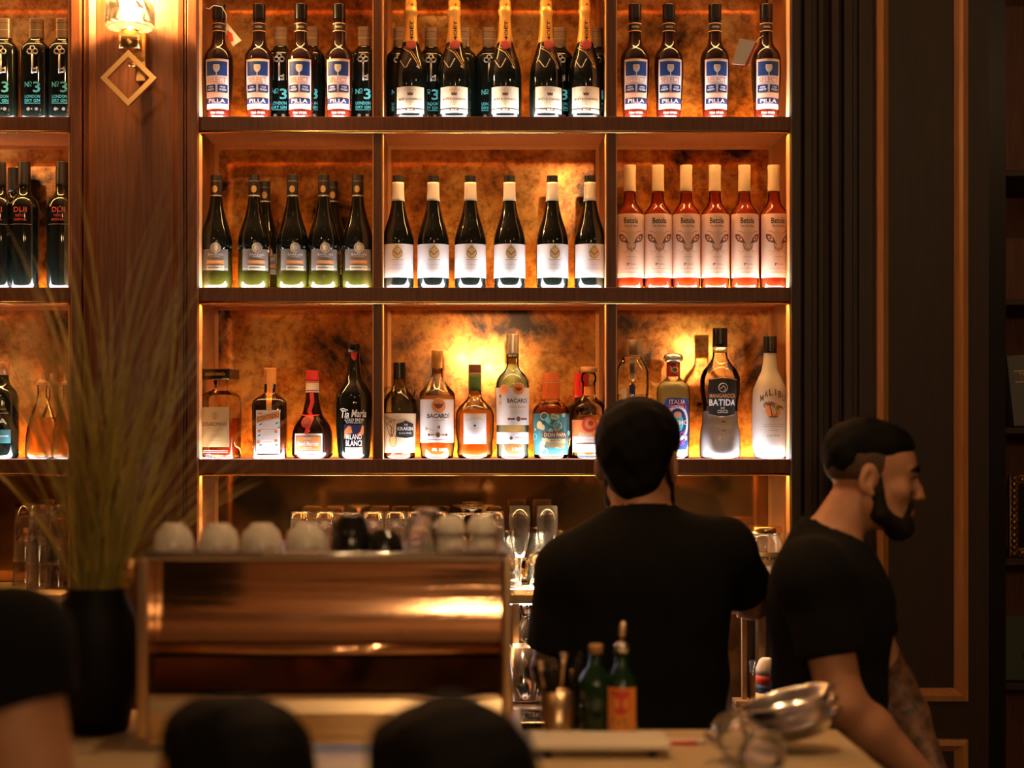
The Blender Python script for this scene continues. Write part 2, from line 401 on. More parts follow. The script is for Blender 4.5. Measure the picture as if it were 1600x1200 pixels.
# ---------------------------------------------------------------- back-bar cabinets
ROWS = [2.925, 2.474, 2.023, 1.570]                        # shelf tops (first one is above the frame)
APR = .040
def cabinet(name, label, x0, x1, divs, led=True):
    r = thing(name, ((x0+x1)/2, YF, 0), 0, label, 'shelving')
    ox, oy = (x0+x1)/2, YF
    def bx(n, a, b, c, d, e, f, m, bev=0.0): return box(n, a-ox, b-ox, c-oy, d-oy, e, f, m, r, bev)
    bx('side_panel', x0-.018, x0, YF-.012, YB+.02, 1.2225, CEIL-.02, 'cove_wood'); bx('side_panel', x1, x1+.018, YF-.012, YB+.02, 1.2225, CEIL-.02, 'cove_wood')
    for x, s in ((x0, 1), (x1, -1)):
        for k_, z_ in enumerate(ROWS[::-1]): bx('edge_strip', x if s > 0 else x-.004, x+.004 if s > 0 else x, YF-.0155, YF+.030, (1.2226 if k_ == 0 else ROWS[::-1][k_-1]+.0002), z_-APR-.0045, 'lit_edge_wood')  # added pale strip imitates the lit front edge of the side wall
    bx('back_panel', x0, x1, YB+.012, YB+.02, 1.2225, CEIL-.02, 'wood_dark')
    for z in ROWS:
        bx('shelf', x0, x1, YF+.0001, YB+.01, z-.030, z-.0091, 'wood')
        bx('apron', x0, x1, YF-.015, YF, z-APR, z, 'wood', .002)
        bx('light_strip', x0, x1, YF, YF+.036, z-.009, z-.0028, 'led_cold')
        bx('shelf_top', x0, x1, YF+.0361, YB-.0251, z-.009, z, 'wood'); bx('light_strip', x0, x1, YB-.025, YB-.013, z-.009, z-.0008, 'led_back_fill'); bx('shelf_rear', x0, x1, YB-.0129, YB+.01, z-.009, z, 'wood')  # rear strip is an added uplight for the mirror
        MB().tube([(x0-ox, YF-.013-oy, z-APR), (x1-ox, YF-.013-oy, z-APR)], .0042, 12).build('trim_bead', 'brass', r, True)
        bx('light_strip', x0, x1, YF+.001, YF+.013, z-.0325, z-.0305, 'led_warm'); bx('baffle', x0, x1, YF+.0135, YF+.0165, z-APR+.001, z-.0301, 'wood')  # baffle added to hide the strip's reflection and narrow its light
    zs = [1.2225]+[z for z in ROWS[::-1]]
    for k in range(4):
        z0 = zs[k]; z1 = zs[k+1]-.030
        ds = divs if k >= 1 else []
        xs = [x0]+[c for d in ds for c in d]+[x1]
        for d in ds:
            bx('divider', d[0], d[1], YF-.008, YB, z0, z1, 'wood')
            for c, sg_ in zip(d, (-1, 1)): bx('edge_strip', min(c, c+.003*sg_), max(c, c+.003*sg_), YF-.0085, YF+.030, z0+.0002, z1-.0145, 'lit_edge_wood')  # same added pale strip for the lit divider edges
        for j in range(0, len(xs), 2):
            a, b = xs[j]+.0005, xs[j+1]-.0005
            bx('mirror_panel', a, b, YB-.004, YB+.008, z0, z1, 'antique_mirror' if k else 'dimmed_mirror')  # bottom row gets the mirror darkened for its dim reflection
            fr = .010
            for q in ((a, a+fr, z0, z1), (b-fr, b, z0, z1), (a+fr, b-fr, z1-fr, z1)):
                bx('mirror_frame', q[0], q[1], YB-.009, YB-.0041, q[2], q[3], 'bronze_trim')
    return r
CX0, CX1 = PX(309, YF-.015), PX(1236, YF-.015)
D1 = (PX(584, YF), PX(597, YF)); D2 = (PX(948, YF), PX(962, YF))
cabinet('bottle_shelving', 'wide lit back bar shelving with amber antique mirror behind the bartenders', CX0, CX1, [D1, D2])
cabinet('bottle_shelving', 'narrow lit bottle shelving at the left edge, left of the sconce', -2.0, PX(109, YF-.015), [])

# back bar ledge and worktop below the shelves
def ledge(name, label, x0, x1):
    r = thing(name, ((x0+x1)/2, 4.1, 1.22), 0, label, 'ledge'); ox = (x0+x1)/2
    def bx(n, a, b, c, d, e, f, m, bev=0.0): return box(n, a-ox, b-ox, c-4.1, d-4.1, e-1.22, f-1.22, m, r, bev)
    bx('top_board', x0, x1, 3.97, 4.295, 1.196, 1.22, 'bar_stone', .003)
    if x0 > -1: bx('light_strip', x0, x1, 4.00, 4.008, 1.190, 1.196, 'led_cold')
    bx('light_strip', x0+.02, x1-.02, 4.09, 4.19, 1.2190, 1.2202, 'led_soft') if x0 > -1 else None
    for x in (x0+.01, PX(806, 3.98), PX(1190, 3.98), x1-.01):
        if x0 < x < x1: bx('post', x-.010, x+.010, 3.975, 4.02, .941, 1.195, 'champagne_metal', .002)
    return r
ledge('glass_ledge', 'pale stone ledge holding the glasses under the bottle shelves', CX0, CX1)
ledge('glass_ledge', 'pale stone ledge under the narrow left shelving', -2.0, PX(109, YF))
def worktop(x0, x1, label):
    r = thing('back_counter', ((x0+x1)/2, 4.0, 0), 0, label, 'counter'); ox = (x0+x1)/2
    box('worktop', x0-ox, x1-ox, -.30, .30, .90, .94, 'steel', r, .004)
    n = max(1, round((x1-x0)/.4))
    box('carcass', x0-ox, x1-ox, -.26, .30, .0, .899, 'wood_dark', r)
    for i in range(n):
        a = x0+(x1-x0)*i/n-ox; b = x0+(x1-x0)*(i+1)/n-ox
        d = box('door', a+.006, b-.006, -.28, -.2601, .1, .88, 'wood', r, .004)
        box('handle', a+.05, b-.05, -.295, -.2801, .80, .815, 'brass', d, .003)
for x0_, x1_, lab_ in ((CX0, CX1, 'amber antique mirror splashback behind the steel worktop'), (-2.0, PX(109, YF), 'antique mirror splashback below the left glass ledge')):
    o_ = box('mirror_splashback', x0_, x1_, 4.302, 4.312, .0, 1.195, 'dimmed_mirror'); tag(o_, lab_, 'mirror')  # darkened mirror colour again stands in for a dim reflection
worktop(CX0, CX1, 'steel topped back counter below the glass ledge, behind the bartender')
worktop(-2.0, PX(109, YF), 'dark back counter below the narrow left shelving')

# bookcase at the right edge
BX0 = PX(1547, 4.05)
bk = thing('bookcase', (BX0+.35, 4.25, 0), 0, 'dark bookcase at the right edge beyond the wood panel', 'bookcase')
def bkx(n, a, b, c, d, e, f, m, p=bk, bev=0.0): return box(n, a-BX0-.35, b-BX0-.35, c-4.25, d-4.25, e, f, m, p, bev)
bkx('side_panel', BX0, BX0+.045, 4.06, 4.5, 0, CEIL-.02, 'black_metal')  # black and widened to stand in for the dark gap here
bkx('side_panel', BX0+.72, BX0+.74, 4.08, 4.5, 0, CEIL-.02, 'wood_dark')
bkx('back_panel', BX0+.0451, BX0+.72, 4.48, 4.5, 0, CEIL-.02, 'wood')
BS = []
for v in (-80, 268, 468, 668, 872, 1066, 1270):
    z = PZ(v, 4.12); BS.append(z); bkx('shelf', BX0+.0451, BX0+.72, 4.10, 4.479, z-.018, z, 'wood_dark', bk, .002)
for z in BS[1:5]:
    bkx('shelf_rail', BX0+.0451, BX0+.72, 4.092, 4.098, z-.016, z-.006, 'wood_dark')
def book(u0, u1, v0, v1, Y, lean, mat, label, title, sheet=None):
    z0 = PZ(v1, Y); x0 = PX(u0, Y); w = PX(u1, Y)-x0; h = PZ(v0, Y)-z0
    r = thing('book', (x0+w/2, Y, z0), 0, label, 'book')
    box('cover', -w/2, w/2, -.016, -.013, 0, h, mat, r, .001); box('cover', -w/2, w/2, .013, .016, 0, h, mat, r, .001)
    box('spine', -w/2-.003, -w/2+.002, -.0165, .0165, 0, h, mat, r, .0012)
    box('pages', -w/2+.003, w/2-.004, -.0129, .0129, .004, h-.004, 'page_paper', r)
    if title: flat_print('title', title, 0, -.0162, h*.5, r, 1)
    if sheet: MB().add([(-.02, -.018, h*.2), (.05, -.03, h*.25), (.06, -.02, h*.98), (0, -.018, h)], [(0, 1, 2, 3)]).build('loose_page', 'page_paper', r)
    r.rotation_euler = (math.radians(-6), math.radians(lean), 0)
    return r
book(1583, 1668, 553, 664, 4.18, -4, 'book_blue', 'grey blue hardback with gilt title, upper shelf of the right bookcase',
     [('r', -.062, .062, .052, .054, 'gold_ink'), ('t', 'THE TALES', -.01, .045, .08, .007, 'gold_ink'), ('t', 'I · M · OUR', -.01, .032, .07, .006, 'gold_ink'), ('r', -.062, .062, .022, .024, 'gold_ink')])
book(1560, 1660, 962, 1062, 4.16, 0, 'book_green', 'worn dark green book with a loose page, low bookcase shelf',
     [('d', .0, .02, .018, .03, 'black_ink'), ('d', -.015, -.02, .012, .016, 'black_ink')], True)
# gilt picture frame
fz = BS[4]; fx = PX(1577, 4.15)
fr = thing('picture_frame', (fx+.07, 4.16, fz), 0, 'small ornate gilt picture frame on the right bookcase', 'picture frame')
H_ = PZ(742, 4.15)-fz
for a, b, c, d in ((-.07, -.045, 0, H_), (.045, .07, 0, H_), (-.045, .045, 0, .025), (-.045, .045, H_-.025, H_)):
    s = box('frame_side', a, b, -.012, .008, c, d, 'frame_gilt', fr, .004)
    mb = MB(); n = int(max(b-a, d-c)/.016)
    for i in range(n):
        q = (i+.5)/n; cx = a+(b-a)*(q if b-a > d-c else .5); cz = c+(d-c)*(.5 if b-a > d-c else q)
        mb.lathe([(.0095, -.012), (.008, -.016), (.004, -.0195)], (cx, 0, cz), 8, axis=(0, 0, 1))
        for k in range(len(mb.v)-24, len(mb.v)):
            x, y, z = mb.v[k]; mb.v[k] = (x, (z-cz), cz+(y-0))
    mb.build('leaf_carving', 'frame_gilt', s, True)
box('backing', -.0449, .0449, -.002, .006, .0251, H_-.0251, 'black_metal', fr)

# ---------------------------------------------------------------- room lamps (they also show in the mirror and the copper)
def pendant(x, y, z, R, label, power):
    r = thing('pendant_lamp', (x, y, CEIL), 0, label, 'lamp', 'room pendant lamps')
    MB().lathe([(.05, -.03), (.05, 0)], n=20).build('ceiling_rose', 'brass', r)
    MB().tube([(0, 0, -.03), (0, 0, z+R-CEIL)], .004).build('cord', 'black_metal', r)
    MB().lathe([(.02, R*.85), (.024, R*1.0), (.018, R*1.25)], (0, 0, z-CEIL), 16).build('socket', 'brass', r, True)
    MB().lathe([(max(.001, R*math.sin(math.pi*i/14)), -R*math.cos(math.pi*i/14)) for i in range(15)], (0, 0, z-CEIL), 24).build('globe', 'globe_glow', r, True)
for i, (u, v, R, Y, nm) in enumerate(((731, 562, .125, -1.3, 'glass globe pendant lamp hanging behind the viewer, left of the middle pair'), (772, 556, .115, -1.1, 'glass globe pendant lamp hanging behind the viewer, right of the middle pair'), (893, 305, .09, -1.0, 'globe pendant lamp high behind the viewer, right of middle'),
        (1078, 562, .10, -1.3, 'globe pendant lamp behind the viewer, far right'), (60, 250, .10, -.8, 'globe pendant lamp behind the viewer, far left'),
        (430, 240, .08, -1.8, 'globe pendant lamp behind the viewer, left of middle'))):
    D = 2*YB-Y; pendant(PX(u, D), Y, PZ(v, D), R, nm, 0)
def downlight(x, y, label, watts, ang=75, aim=None):
    r = thing('ceiling_downlight', (x, y, CEIL), 0, label, 'lamp', 'ceiling downlights')
    MB().lathe([(.045, -.012), (.05, -.012), (.052, 0)], n=24).build('ring', 'brass', r)
    MB().lathe([(.001, -.0125), (.044, -.0125), (.044, -.0119)], n=24).build('lens', 'spot_glow', r)
    ld = bpy.data.lights.new('downlight_bulb', 'SPOT'); ld.energy = watts; ld.color = (1, .58, .26); ld.spot_size = math.radians(ang); ld.spot_blend = .6; ld.shadow_soft_size = .04
    lo = bpy.data.objects.new('downlight_bulb', ld); COL.objects.link(lo); lo.parent = r; lo.location = (0, 0, -.02)
    if aim is not None:
        d = Vector(aim)-Vector((x, y, CEIL)); lo.rotation_euler = Vector((0, 0, -1)).rotation_difference(d).to_euler()
downlight(-.15, 2.75, 'brass ringed ceiling downlight over the left part of the bar', SPOT_W*.7)
downlight(.55, 2.25, 'brass ringed ceiling downlight over the right part of the bar', SPOT_W*1.2)
downlight(2.1, 1.2, 'brass ringed ceiling downlight at the right, aimed at the panelled wall', SPOT_W*.8, 60, (1.2, 4.0, 1.9))
downlight(-1.05, 1.3, 'brass ringed ceiling downlight at the left, aimed at the sconce pilaster', SPOT_W*1.1, 40, (-.95, 4.0, 1.9))
downlight(-1.0, -2.9, 'brass ringed ceiling downlight washing the far wall, left', SPOT_W*1.7, 110, (-1.0, -4.2, 1.4))  # unseen wall washer, added to brighten what the copper reflects
downlight(1.0, -2.9, 'brass ringed ceiling downlight washing the far wall, right', SPOT_W*1.7, 110, (1.0, -4.2, 1.4))  # second added washer for the copper reflections

# ---------------------------------------------------------------- wall sconce
sx, sy = PX(203, 3.93), 3.93
sc = thing('wall_sconce', (sx, 4.03, PZ(120, 3.95)), 0, 'brass wall sconce with faceted glass shade and diamond pendant on the wood pilaster', 'lamp')
def zz(v): return PZ(v, 3.93)-PZ(120, 3.95)
box('back_plate', .002, .030, -.05, 0.0, zz(121), zz(40), 'brass', sc, .003)
MB().tube([(.012, -.02, zz(95)), (0, -.10, zz(100))], .006).build('arm', 'brass', sc, True)
MB().lathe([(.026, zz(79)), (.030, zz(77)), (.030, zz(52)), (.022, zz(50)), (.022, zz(47))], (0, -.10, 0), 24).build('collar', 'brass', sc, True)
q0, hw, bw = zz(124), .072, .0125
for k in range(4):                                          # diamond bars
    a0 = k*math.pi/2; a1 = a0+math.pi/2; c = (0, -.112, q0); mb = MB(); v = []
    for rr, yy in ((hw, -.006), (hw, .006), (hw-bw*1.41, .006), (hw-bw*1.41, -.006)):
        for a in (a0, a1): v.append((rr*math.cos(a), c[1]+yy, q0+rr*math.sin(a)))
    mb.add(v, [(0, 1, 3, 2), (2, 3, 5, 4), (4, 5, 7, 6), (6, 7, 1, 0)]).build('diamond_bar', 'brass', sc)
# faceted shade with bulb
mb = MB(); n = 16; rows = [(.028, zz(47)), (.060, zz(44)), (.064, zz(38)), (.064, zz(22)), (.061, zz(6)), (.064, zz(-10)), (.062, zz(-26))]
v = []; f = []
for sgn in (1, -1):
    for j, (r_, z) in enumerate(rows):
        for i in range(n):
            a = 2*math.pi*(i+.5*(j % 2))/n; rr = r_ if sgn > 0 else r_-.006
            v.append((rr*math.cos(a), -.10+rr*math.sin(a), z if sgn > 0 else z+.004))
m = len(rows)
for s in range(2):
    for j in range(m-1):
        for i in range(n):
            a, b, c, d = [s*m*n+q for q in (j*n+i, j*n+(i+1) % n, (j+1)*n+(i+1) % n, (j+1)*n+i)]
            f += [(a, b, d), (b, c, d)] if s == 0 else [(a, d, b), (b, d, c)]
for i in range(n): f.append(((m-1)*n+i, (m-1)*n+(i+1) % n, (2*m-1)*n+(i+1) % n, (2*m-1)*n+i)); f.append((i, m*n+i, m*n+(i+1) % n, (i+1) % n))
thin_glass('shade_glass', (.95, .88, .72), .08, .18, (1, .85, .6), 1.6)
obj('glass_shade', v, f, 'shade_glass', sc)
MB().lathe([(.008, zz(40)), (.018, zz(22)), (.022, zz(6)), (.016, zz(-8)), (.004, zz(-14))], (0, -.10, 0), 16).build('bulb', 'bulb_glow', sc, True)
ld = bpy.data.lights.new('sconce_bulb', 'POINT'); ld.energy = SCONCE_W; ld.color = (1, .58, .26); ld.shadow_soft_size = .03
lo = bpy.data.objects.new('sconce_bulb', ld); COL.objects.link(lo); lo.parent = sc; lo.location = (0, -.10, zz(-24))
# ---------------------------------------------------------------- bottles (profiles and prints in photo pixels, 581 px to the metre)
PM = 1/581.0
def smooth_profile(pts, step=4.0):
    """monotone cubic through (h, r) points, keeping every given point"""
    h = [p[0] for p in pts]; r = [p[1] for p in pts]; n = len(h)
    d = [(r[i+1]-r[i])/(h[i+1]-h[i]) for i in range(n-1)]
    m = [d[0]]+[0 if d[i-1]*d[i] <= 0 else 2*d[i-1]*d[i]/(d[i-1]+d[i]) for i in range(1, n-1)]+[d[-1]]
    out = []
    for i in range(n-1):
        L = h[i+1]-h[i]; k = 1 if abs(d[i]) < 1e-6 and m[i] == 0 and m[i+1] == 0 else max(1, min(6, int(math.ceil(L/step))))
        for j in range(k):
            t = j/k; a = 2*t**3-3*t*t+1; b = t**3-2*t*t+t; c = -2*t**3+3*t*t; e = t**3-t*t
            out.append((h[i]+L*t, a*r[i]+b*L*m[i]+c*r[i+1]+e*L*m[i+1]))
    out.append((h[-1], r[-1])); return out
class Bottle:
    def __init__(s, name, prof, heel=4.0, n=2.0, asp=1.0, segs=28, flutes=0):
        s.root = thing(name); s.n = n; s.asp = asp; s.segs = segs; s.fl = flutes; s.layer = 0
        p = smooth_profile(prof); r0 = p[0][1]
        base = [(heel*(1-math.cos(a)), r0-heel*(1-math.sin(a))) for a in (0, .35, .75, 1.15)]
        s.p = [q for q in base]+[(h, r) for h, r in p if h > heel]
        s.top = prof[-1][0]; s.Rmax = max(q[1] for q in prof)*PM
    def R(s, h):
        p = s.p
        if h <= p[0][0]: return p[0][1]
        for i in range(len(p)-1):
            if p[i+1][0] >= h:
                L = p[i+1][0]-p[i][0]; return p[i][1] if L < 1e-6 else p[i][1]+(p[i+1][1]-p[i][1])*(h-p[i][0])/L
        return p[-1][1]
    def pt(s, a, h, off=0.0, r=None):
        R = (s.R(h) if r is None else r)+off
        c, q = math.cos(a), math.sin(a)
        k = 1.0 if s.n == 2 else 1/((abs(q)**s.n+abs(c)**s.n)**(1/s.n))
        if s.fl: k *= 1-.035*(.5+.5*math.cos(a*s.fl))
        return (R*k*q*PM, -R*k*c*s.asp*PM, h*PM)
    def ang(s, x, h):
        R = max(s.R(h), 1)
        return math.atan(x/R) if s.n > 3 else max(-1.5, min(1.5, x/R))
    def shell(s, name, mat, h0=None, h1=None, off=0.0, parent=None, inner=False):
        h0 = s.p[0][0] if h0 is None else h0; h1 = s.top if h1 is None else h1
        hs = [h0]+[q[0] for q in s.p if h0+.4 < q[0] < h1-.4]+[h1]
        n = s.segs; v = []; f = []
        if inner:                                            # drink: closed body inside the glass wall
            rows = [(h0, .93*s.R(h0+3)), (h0+1.5, s.R(h0+3)+off)]+[(h, s.R(h)+off) for h in hs if h > h0+3]
        else: rows = [(h, s.R(h)+off) for h in hs]
        for h, r in rows:
            for i in range(n): v.append(s.pt(2*math.pi*i/n, h, 0, r))
        for j in range(len(rows)-1):
            for i in range(n): f.append((j*n+i, j*n+(i+1) % n, (j+1)*n+(i+1) % n, (j+1)*n+i))
        f.append(tuple(range(n))[::-1]); f.append(tuple((len(rows)-1)*n+i for i in range(n)))
        o = obj(name, v, f, mat, parent or s.root, True)
        k = len(o.data.polygons); fl = [True]*k; fl[-1] = False; fl[-2] = False
        o.data.polygons.foreach_set('use_smooth', fl); return o
    def prints(s, name, els, parent=None, base=.35):
        mb = MB()
        for i, (v, f, mat) in enumerate(print_shapes(els)):
            v, f = refine(v, f); mb.add([s.pt(s.ang(x, h), h, base+.11*(i+1)) for x, h in v], f, mat)
        return mb.build(name, None, parent or s.root)
    def label(s, x0, x1, h0, h1, mat, els=(), off=.3, name='label', shape=None):
        nx, nz = max(2, int((x1-x0)/3)), max(2, int((h1-h0)/4)); v = []; f = []
        for o_ in (off, -.2):
            for j in range(nz+1):
                for i in range(nx+1):
                    h = h0+(h1-h0)*j/nz; x = x0+(x1-x0)*i/nx
                    if shape: x, h = shape(x, h)
                    v.append(s.pt(s.ang(x, h), h, o_))
        K = (nx+1)*(nz+1)
        for j in range(nz):
            for i in range(nx): a = j*(nx+1)+i; f.append((a, a+1, a+nx+2, a+nx+1))
        ring = [i for i in range(nx+1)]+[j*(nx+1)+nx for j in range(1, nz+1)]+[nz*(nx+1)+i for i in range(nx-1, -1, -1)]+[j*(nx+1) for j in range(nz-1, 0, -1)]
        for a, b in zip(ring, ring[1:]+ring[:1]): f.append((a, K+a, K+b, b))
        o = obj(name, v, f, mat, s.root)
        if els: s.prints('print', els, o, off)
        return o
def place(b, label, cat, u, row, group=None, back=0.0, rot=0.0, ztop=None, first=[]):
    z = ROWS[row] if ztop is None else ztop
    Y = YF+.016+b.Rmax*b.asp+back
    if not getattr(b, 'used', False): o = b.root; b.used = True
    else: o = copy_tree(b.root)
    o.location = (PX(u, Y), Y, z+.0004); o.rotation_euler = (0, 0, math.radians(rot)); tag(o, label, cat, group)
    return o
def lines(x0, x1, hs, w, mat): return [('r', x0, x1, h, h+w, mat) for h in hs]

# --- red aperitif bottle with blue label
b = Bottle('aperitif_bottle', [(0, 17.5), (12, 18.5), (40, 20.5), (80, 23), (98, 22.5), (108, 19.5), (116, 13.5), (124, 10.5), (134, 9.6), (160, 9.2), (181, 9.2)])
b.shell('glass', 'brown_glass', off=0); b.shell('lower_glass', 'red_drink', 1.0, 30, off=.25)
b.shell('cap', 'black_plastic', 158, 182, .8); c = b.shell('neck_band', 'black_foil', 139, 152, .5)
b.prints('print', [('r', -13, 13, 139, 140.3, 'peach_paper'), ('r', -13, 13, 150.8, 152, 'peach_paper'), ('t', 'VENEZIA', 0, 145.5, 11, 3, 'pale_ink')], c, .6)
els = [('r', -17, 17, 67, 89, 'blue_ink'), ('d', 0, 80, 5.2, 8, 'white_paper'), ('r', -5, 5, 83, 89, 'blue_ink'), ('r', -4.6, 4.6, 80, 84, 'white_paper'), ('t', 'PZS', 0, 79.5, 5, 3, 'tan_paper'), ('r', -.7, .7, 67, 73, 'white_paper'),
       ('t', 'SELECT', 0, 60.5, 30, 8, 'orange_ink'), ('r', -17, -1.5, 42, 53, 'navy_ink'), ('r', 1.5, 17, 42, 53, 'navy_ink'),
       ('t', 'APERI', -9, 49.5, 8, 2.6, 'white_paper'), ('t', 'APERITIF', -9, 45.5, 11, 3, 'white_paper'), ('t', '1920', 9, 49.5, 8, 2.6, 'white_paper'), ('t', 'VENEZIA', 9, 45.5, 11, 3, 'white_paper'),
       ('r', -17, 17, 33.5, 40.5, 'salmon_ink'), ('r', -17, 17, 24, 32.5, 'navy_ink'), ('t', 'PILLA', 0, 28.3, 24, 6, 'peach_paper'), ('r', -17, 17, 19.5, 21, 'peach_paper')]
b.label(-20, 20, 16.5, 93, 'peach_paper', [('r', -18.6, 18.6, 17.8, 91.6, 'white_paper')]+els)
b.prints('embossing', [('t', '70cl 17.5%', 0, 10.5, 22, 3.2, 'pale_ink'), ('t', 'Venezia', 0, 5.5, 18, 3, 'pale_ink')], None, .3)
APER = b
for i, u in enumerate((342, 405, 470, 530)):
    place(b, ['red aperitif bottle with a white neck tag, leftmost on the top left shelf', 'red aperitif bottle with blue label, second from left, top left shelf', 'red aperitif bottle with blue label, third from left, top left shelf', 'red aperitif bottle with blue label, nearest the divider, top left shelf'][i], 'bottle', u, 1, 'red aperitif bottles top left')
for i, u in enumerate((992, 1045, 1117, 1197)):
    place(b, ['red aperitif bottle with blue label, beside the divider, top right shelf', 'red aperitif bottle with blue label, second from the divider, top right shelf', 'red aperitif bottle with blue label, third from the divider, top right shelf', 'red aperitif bottle with hanging paper tag at far right of top shelf'][i], 'bottle', u, 1, 'red aperitif bottles top right')
def hang_tag(u, v, Y, label, pts, red):
    r = thing('neck_tag', P(u, v, Y), 0, label, 'tag')
    q = [((a-u)*Y/FPX, 0, -(c-v)*Y/FPX) for a, c in pts]; q2 = [(x, .0012, z) for x, y, z in q]
    obj('card', q+q2, [(0, 1, 2, 3), (7, 6, 5, 4), (0, 4, 5, 1), (1, 5, 6, 2), (2, 6, 7, 3), (3, 7, 4, 0)], 'white_paper', r)
    mb = MB(); c = [((a-u)*Y/FPX, -.0003, -(cc-v)*Y/FPX) for a, cc in red]
    mb.add(c, [tuple(range(len(c)))]).build('print', 'red_ink', r); return r
r_ = hang_tag(354, 35, 4.045, 'white paper neck tag on the leftmost aperitif bottle', [(354, 35), (377, 63), (364, 72), (352, 50)], [(355, 47), (363, 53), (365, 64), (360, 66), (355, 56)])
MB().tube([(-.053, -.004, .037), (-.045, -.006, .034), (-.032, -.008, .043), (-.012, -.006, .04), (0, -.002, .02), (0, 0, 0)], .0013, 6).build('string', 'cream_paper', r_, True)
r_ = hang_tag(1185, 62, 4.042, 'white paper neck tag on the rightmost aperitif bottle', [(1156, 60), (1184, 65), (1171, 102), (1144, 100)], [(1172, 84), (1180, 66), (1184, 66), (1168, 104), (1160, 109)])
MB().tube([(.012, -.004, .01), (0, -.003, .002), (-.004, 0, -.005)], .0013, 6).build('string', 'cream_paper', r_, True)

# --- dark square gin bottle with key
b = Bottle('gin_bottle', [(0, 20), (10, 21.5), (60, 22), (108, 21.5), (116, 19.5), (122, 14), (127, 10.5), (129, 10), (158, 9.6)], n=3.6, heel=3)
b.shell('glass', 'dark_glass'); b.shell('capsule', 'bronze_foil', 128, 158.5, .7)
b.prints('capsule_ring', [('r', -14, 14, 140, 141, 'cream_foil'), ('r', -14, 14, 151, 152, 'brown_ink')], None, .9)
mb = MB()
def kp(x, h): return Vector(b.pt(b.ang(x, h), h, 1.0))
for cx, ch, rr in ((-4.2, 104, 3.6), (4.2, 104, 3.6), (0, 109, 3.4)):
    mb.tube([kp(cx+rr*math.cos(a*math.pi/5), ch+rr*math.sin(a*math.pi/5)) for a in range(10)], 1.15*PM, 6, None, True)
mb.tube([kp(0, 100), kp(0, 84), kp(0, 70)], 1.7*PM, 7); mb.tube([kp(0, 72), kp(7, 72)], 1.5*PM, 6); mb.tube([kp(0, 77), kp(7, 77)], 1.5*PM, 6); mb.tube([kp(6.6, 71), kp(6.6, 80)], 1.3*PM, 6)
mb.build('metal_key', 'silver_foil', b.root, True)
b.prints('lettering', [('t', 'N', -9, 53, 6, 8, 'teal_ink'), ('o', -3.5, 55, 2.6, 2.6, .8, 'teal_ink'), ('r', -6, -1, 50, 50.8, 'teal_ink'), ('t', '3', 6.5, 49, 11, 17, 'teal_ink'), ('t', 'LONDON', 0, 34.5, 23, 5, 'teal_ink'), ('t', 'DRY GIN', 0, 28, 23, 5, 'teal_ink'), ('r', -12, 12, 23.5, 24.3, 'teal_ink'), ('d', -6, 15, 2.6, 2.6, 'grey_paper'), ('d', 6, 15, 2.6, 2.6, 'grey_paper')])
GIN = b
for i, u in enumerate((8, 57, 99)):
    place(b, ['dark gin bottle with metal key cut by the left edge of the photo', 'dark gin bottle with metal key, middle of the three in the left shelving', 'dark gin bottle with metal key, beside the sconce pilaster'][i], 'bottle', u, 1, 'gin bottles in the left shelving')
for i, u in enumerate((439, 487, 534, 569)):
    place(b, ['dark gin bottle in the back row between the second and third aperitif bottles', 'dark gin bottle hidden behind the third aperitif bottle, top left', 'dark gin bottle hidden behind the fourth aperitif bottle, top left', 'dark gin bottle in the back row beside the divider, top left shelf'][i], 'bottle', u, 1, 'gin bottles behind the aperitif', .085)
for i, u in enumerate((625, 674, 724, 764, 874, 930)):
    place(b, ['dark gin bottle behind the leftmost champagne bottle', 'dark gin bottle between the first and second champagne bottles', 'dark gin bottle behind and right of the second champagne bottle', 'dark gin bottle just left of the middle champagne bottle', 'dark gin bottle between the fourth and fifth champagne bottles', 'dark gin bottle behind the rightmost champagne bottle'][i], 'bottle', u, 1, 'gin bottles behind the champagne', .095)

# --- champagne
b = Bottle('champagne_bottle', [(0, 24.5), (6, 26), (70, 26), (88, 23.5), (108, 17), (125, 12.2), (150, 9.3), (165, 8.8), (168, 10), (174, 10.3), (176, 9), (188, 8.6)], heel=5)
b.shell('glass', 'dark_glass'); b.shell('gold_foil', 'gold_foil', 122, 188.5, .6)
b.prints('foil_print', [('t', 'MOËT', 1, 139, 34, 6, 'black_ink', {'rot': 1}), ('d', 2, 181, 1.6, 1.6, 'brown_ink')], None, .9)
mb = MB(); c = b.pt(b.ang(1, 117), 117, .5)
mb.lathe([(8.2*PM, 0), (8.2*PM, 1.2*PM), (6.6*PM, 1.8*PM)], (0, 0, 0), 20); mb.v = [(x+c[0], c[1]-z*1+.35*y, c[2]+y) for x, y, z in mb.v]; mb.build('wax_seal', 'dark_red', b.root)
b.prints('ribbon_lines', [('l', [(-13, 113), (0, 104), (9, 90), (14, 80)], 1.6, 'gold_ink'), ('l', [(-11, 115.5), (2, 106.5), (11, 92), (16, 82)], .8, 'gold_ink'), ('l', [(-17, 92), (-9, 80), (-6, 80), (1, 94)], 1.5, 'pale_ink'), ('l', [(10, 82), (15, 79)], 2, 'pale_ink')])
els = [('t', 'CHAMPAGNE', 0, 45, 20, 3, 'cream_foil'), ('p', [(-4, 36), (4, 36), (4.5, 41), (2, 38.5), (0, 42), (-2, 38.5), (-4.5, 41)], 'brown_ink'), ('t', 'MOËT & CHANDON', 0, 31, 38, 4.2, 'brown_ink'), ('t', 'IMPERIAL', 0, 26, 14, 2.2, 'tan_paper'), ('d', 0, 22.5, .8, .8, 'brown_ink')]
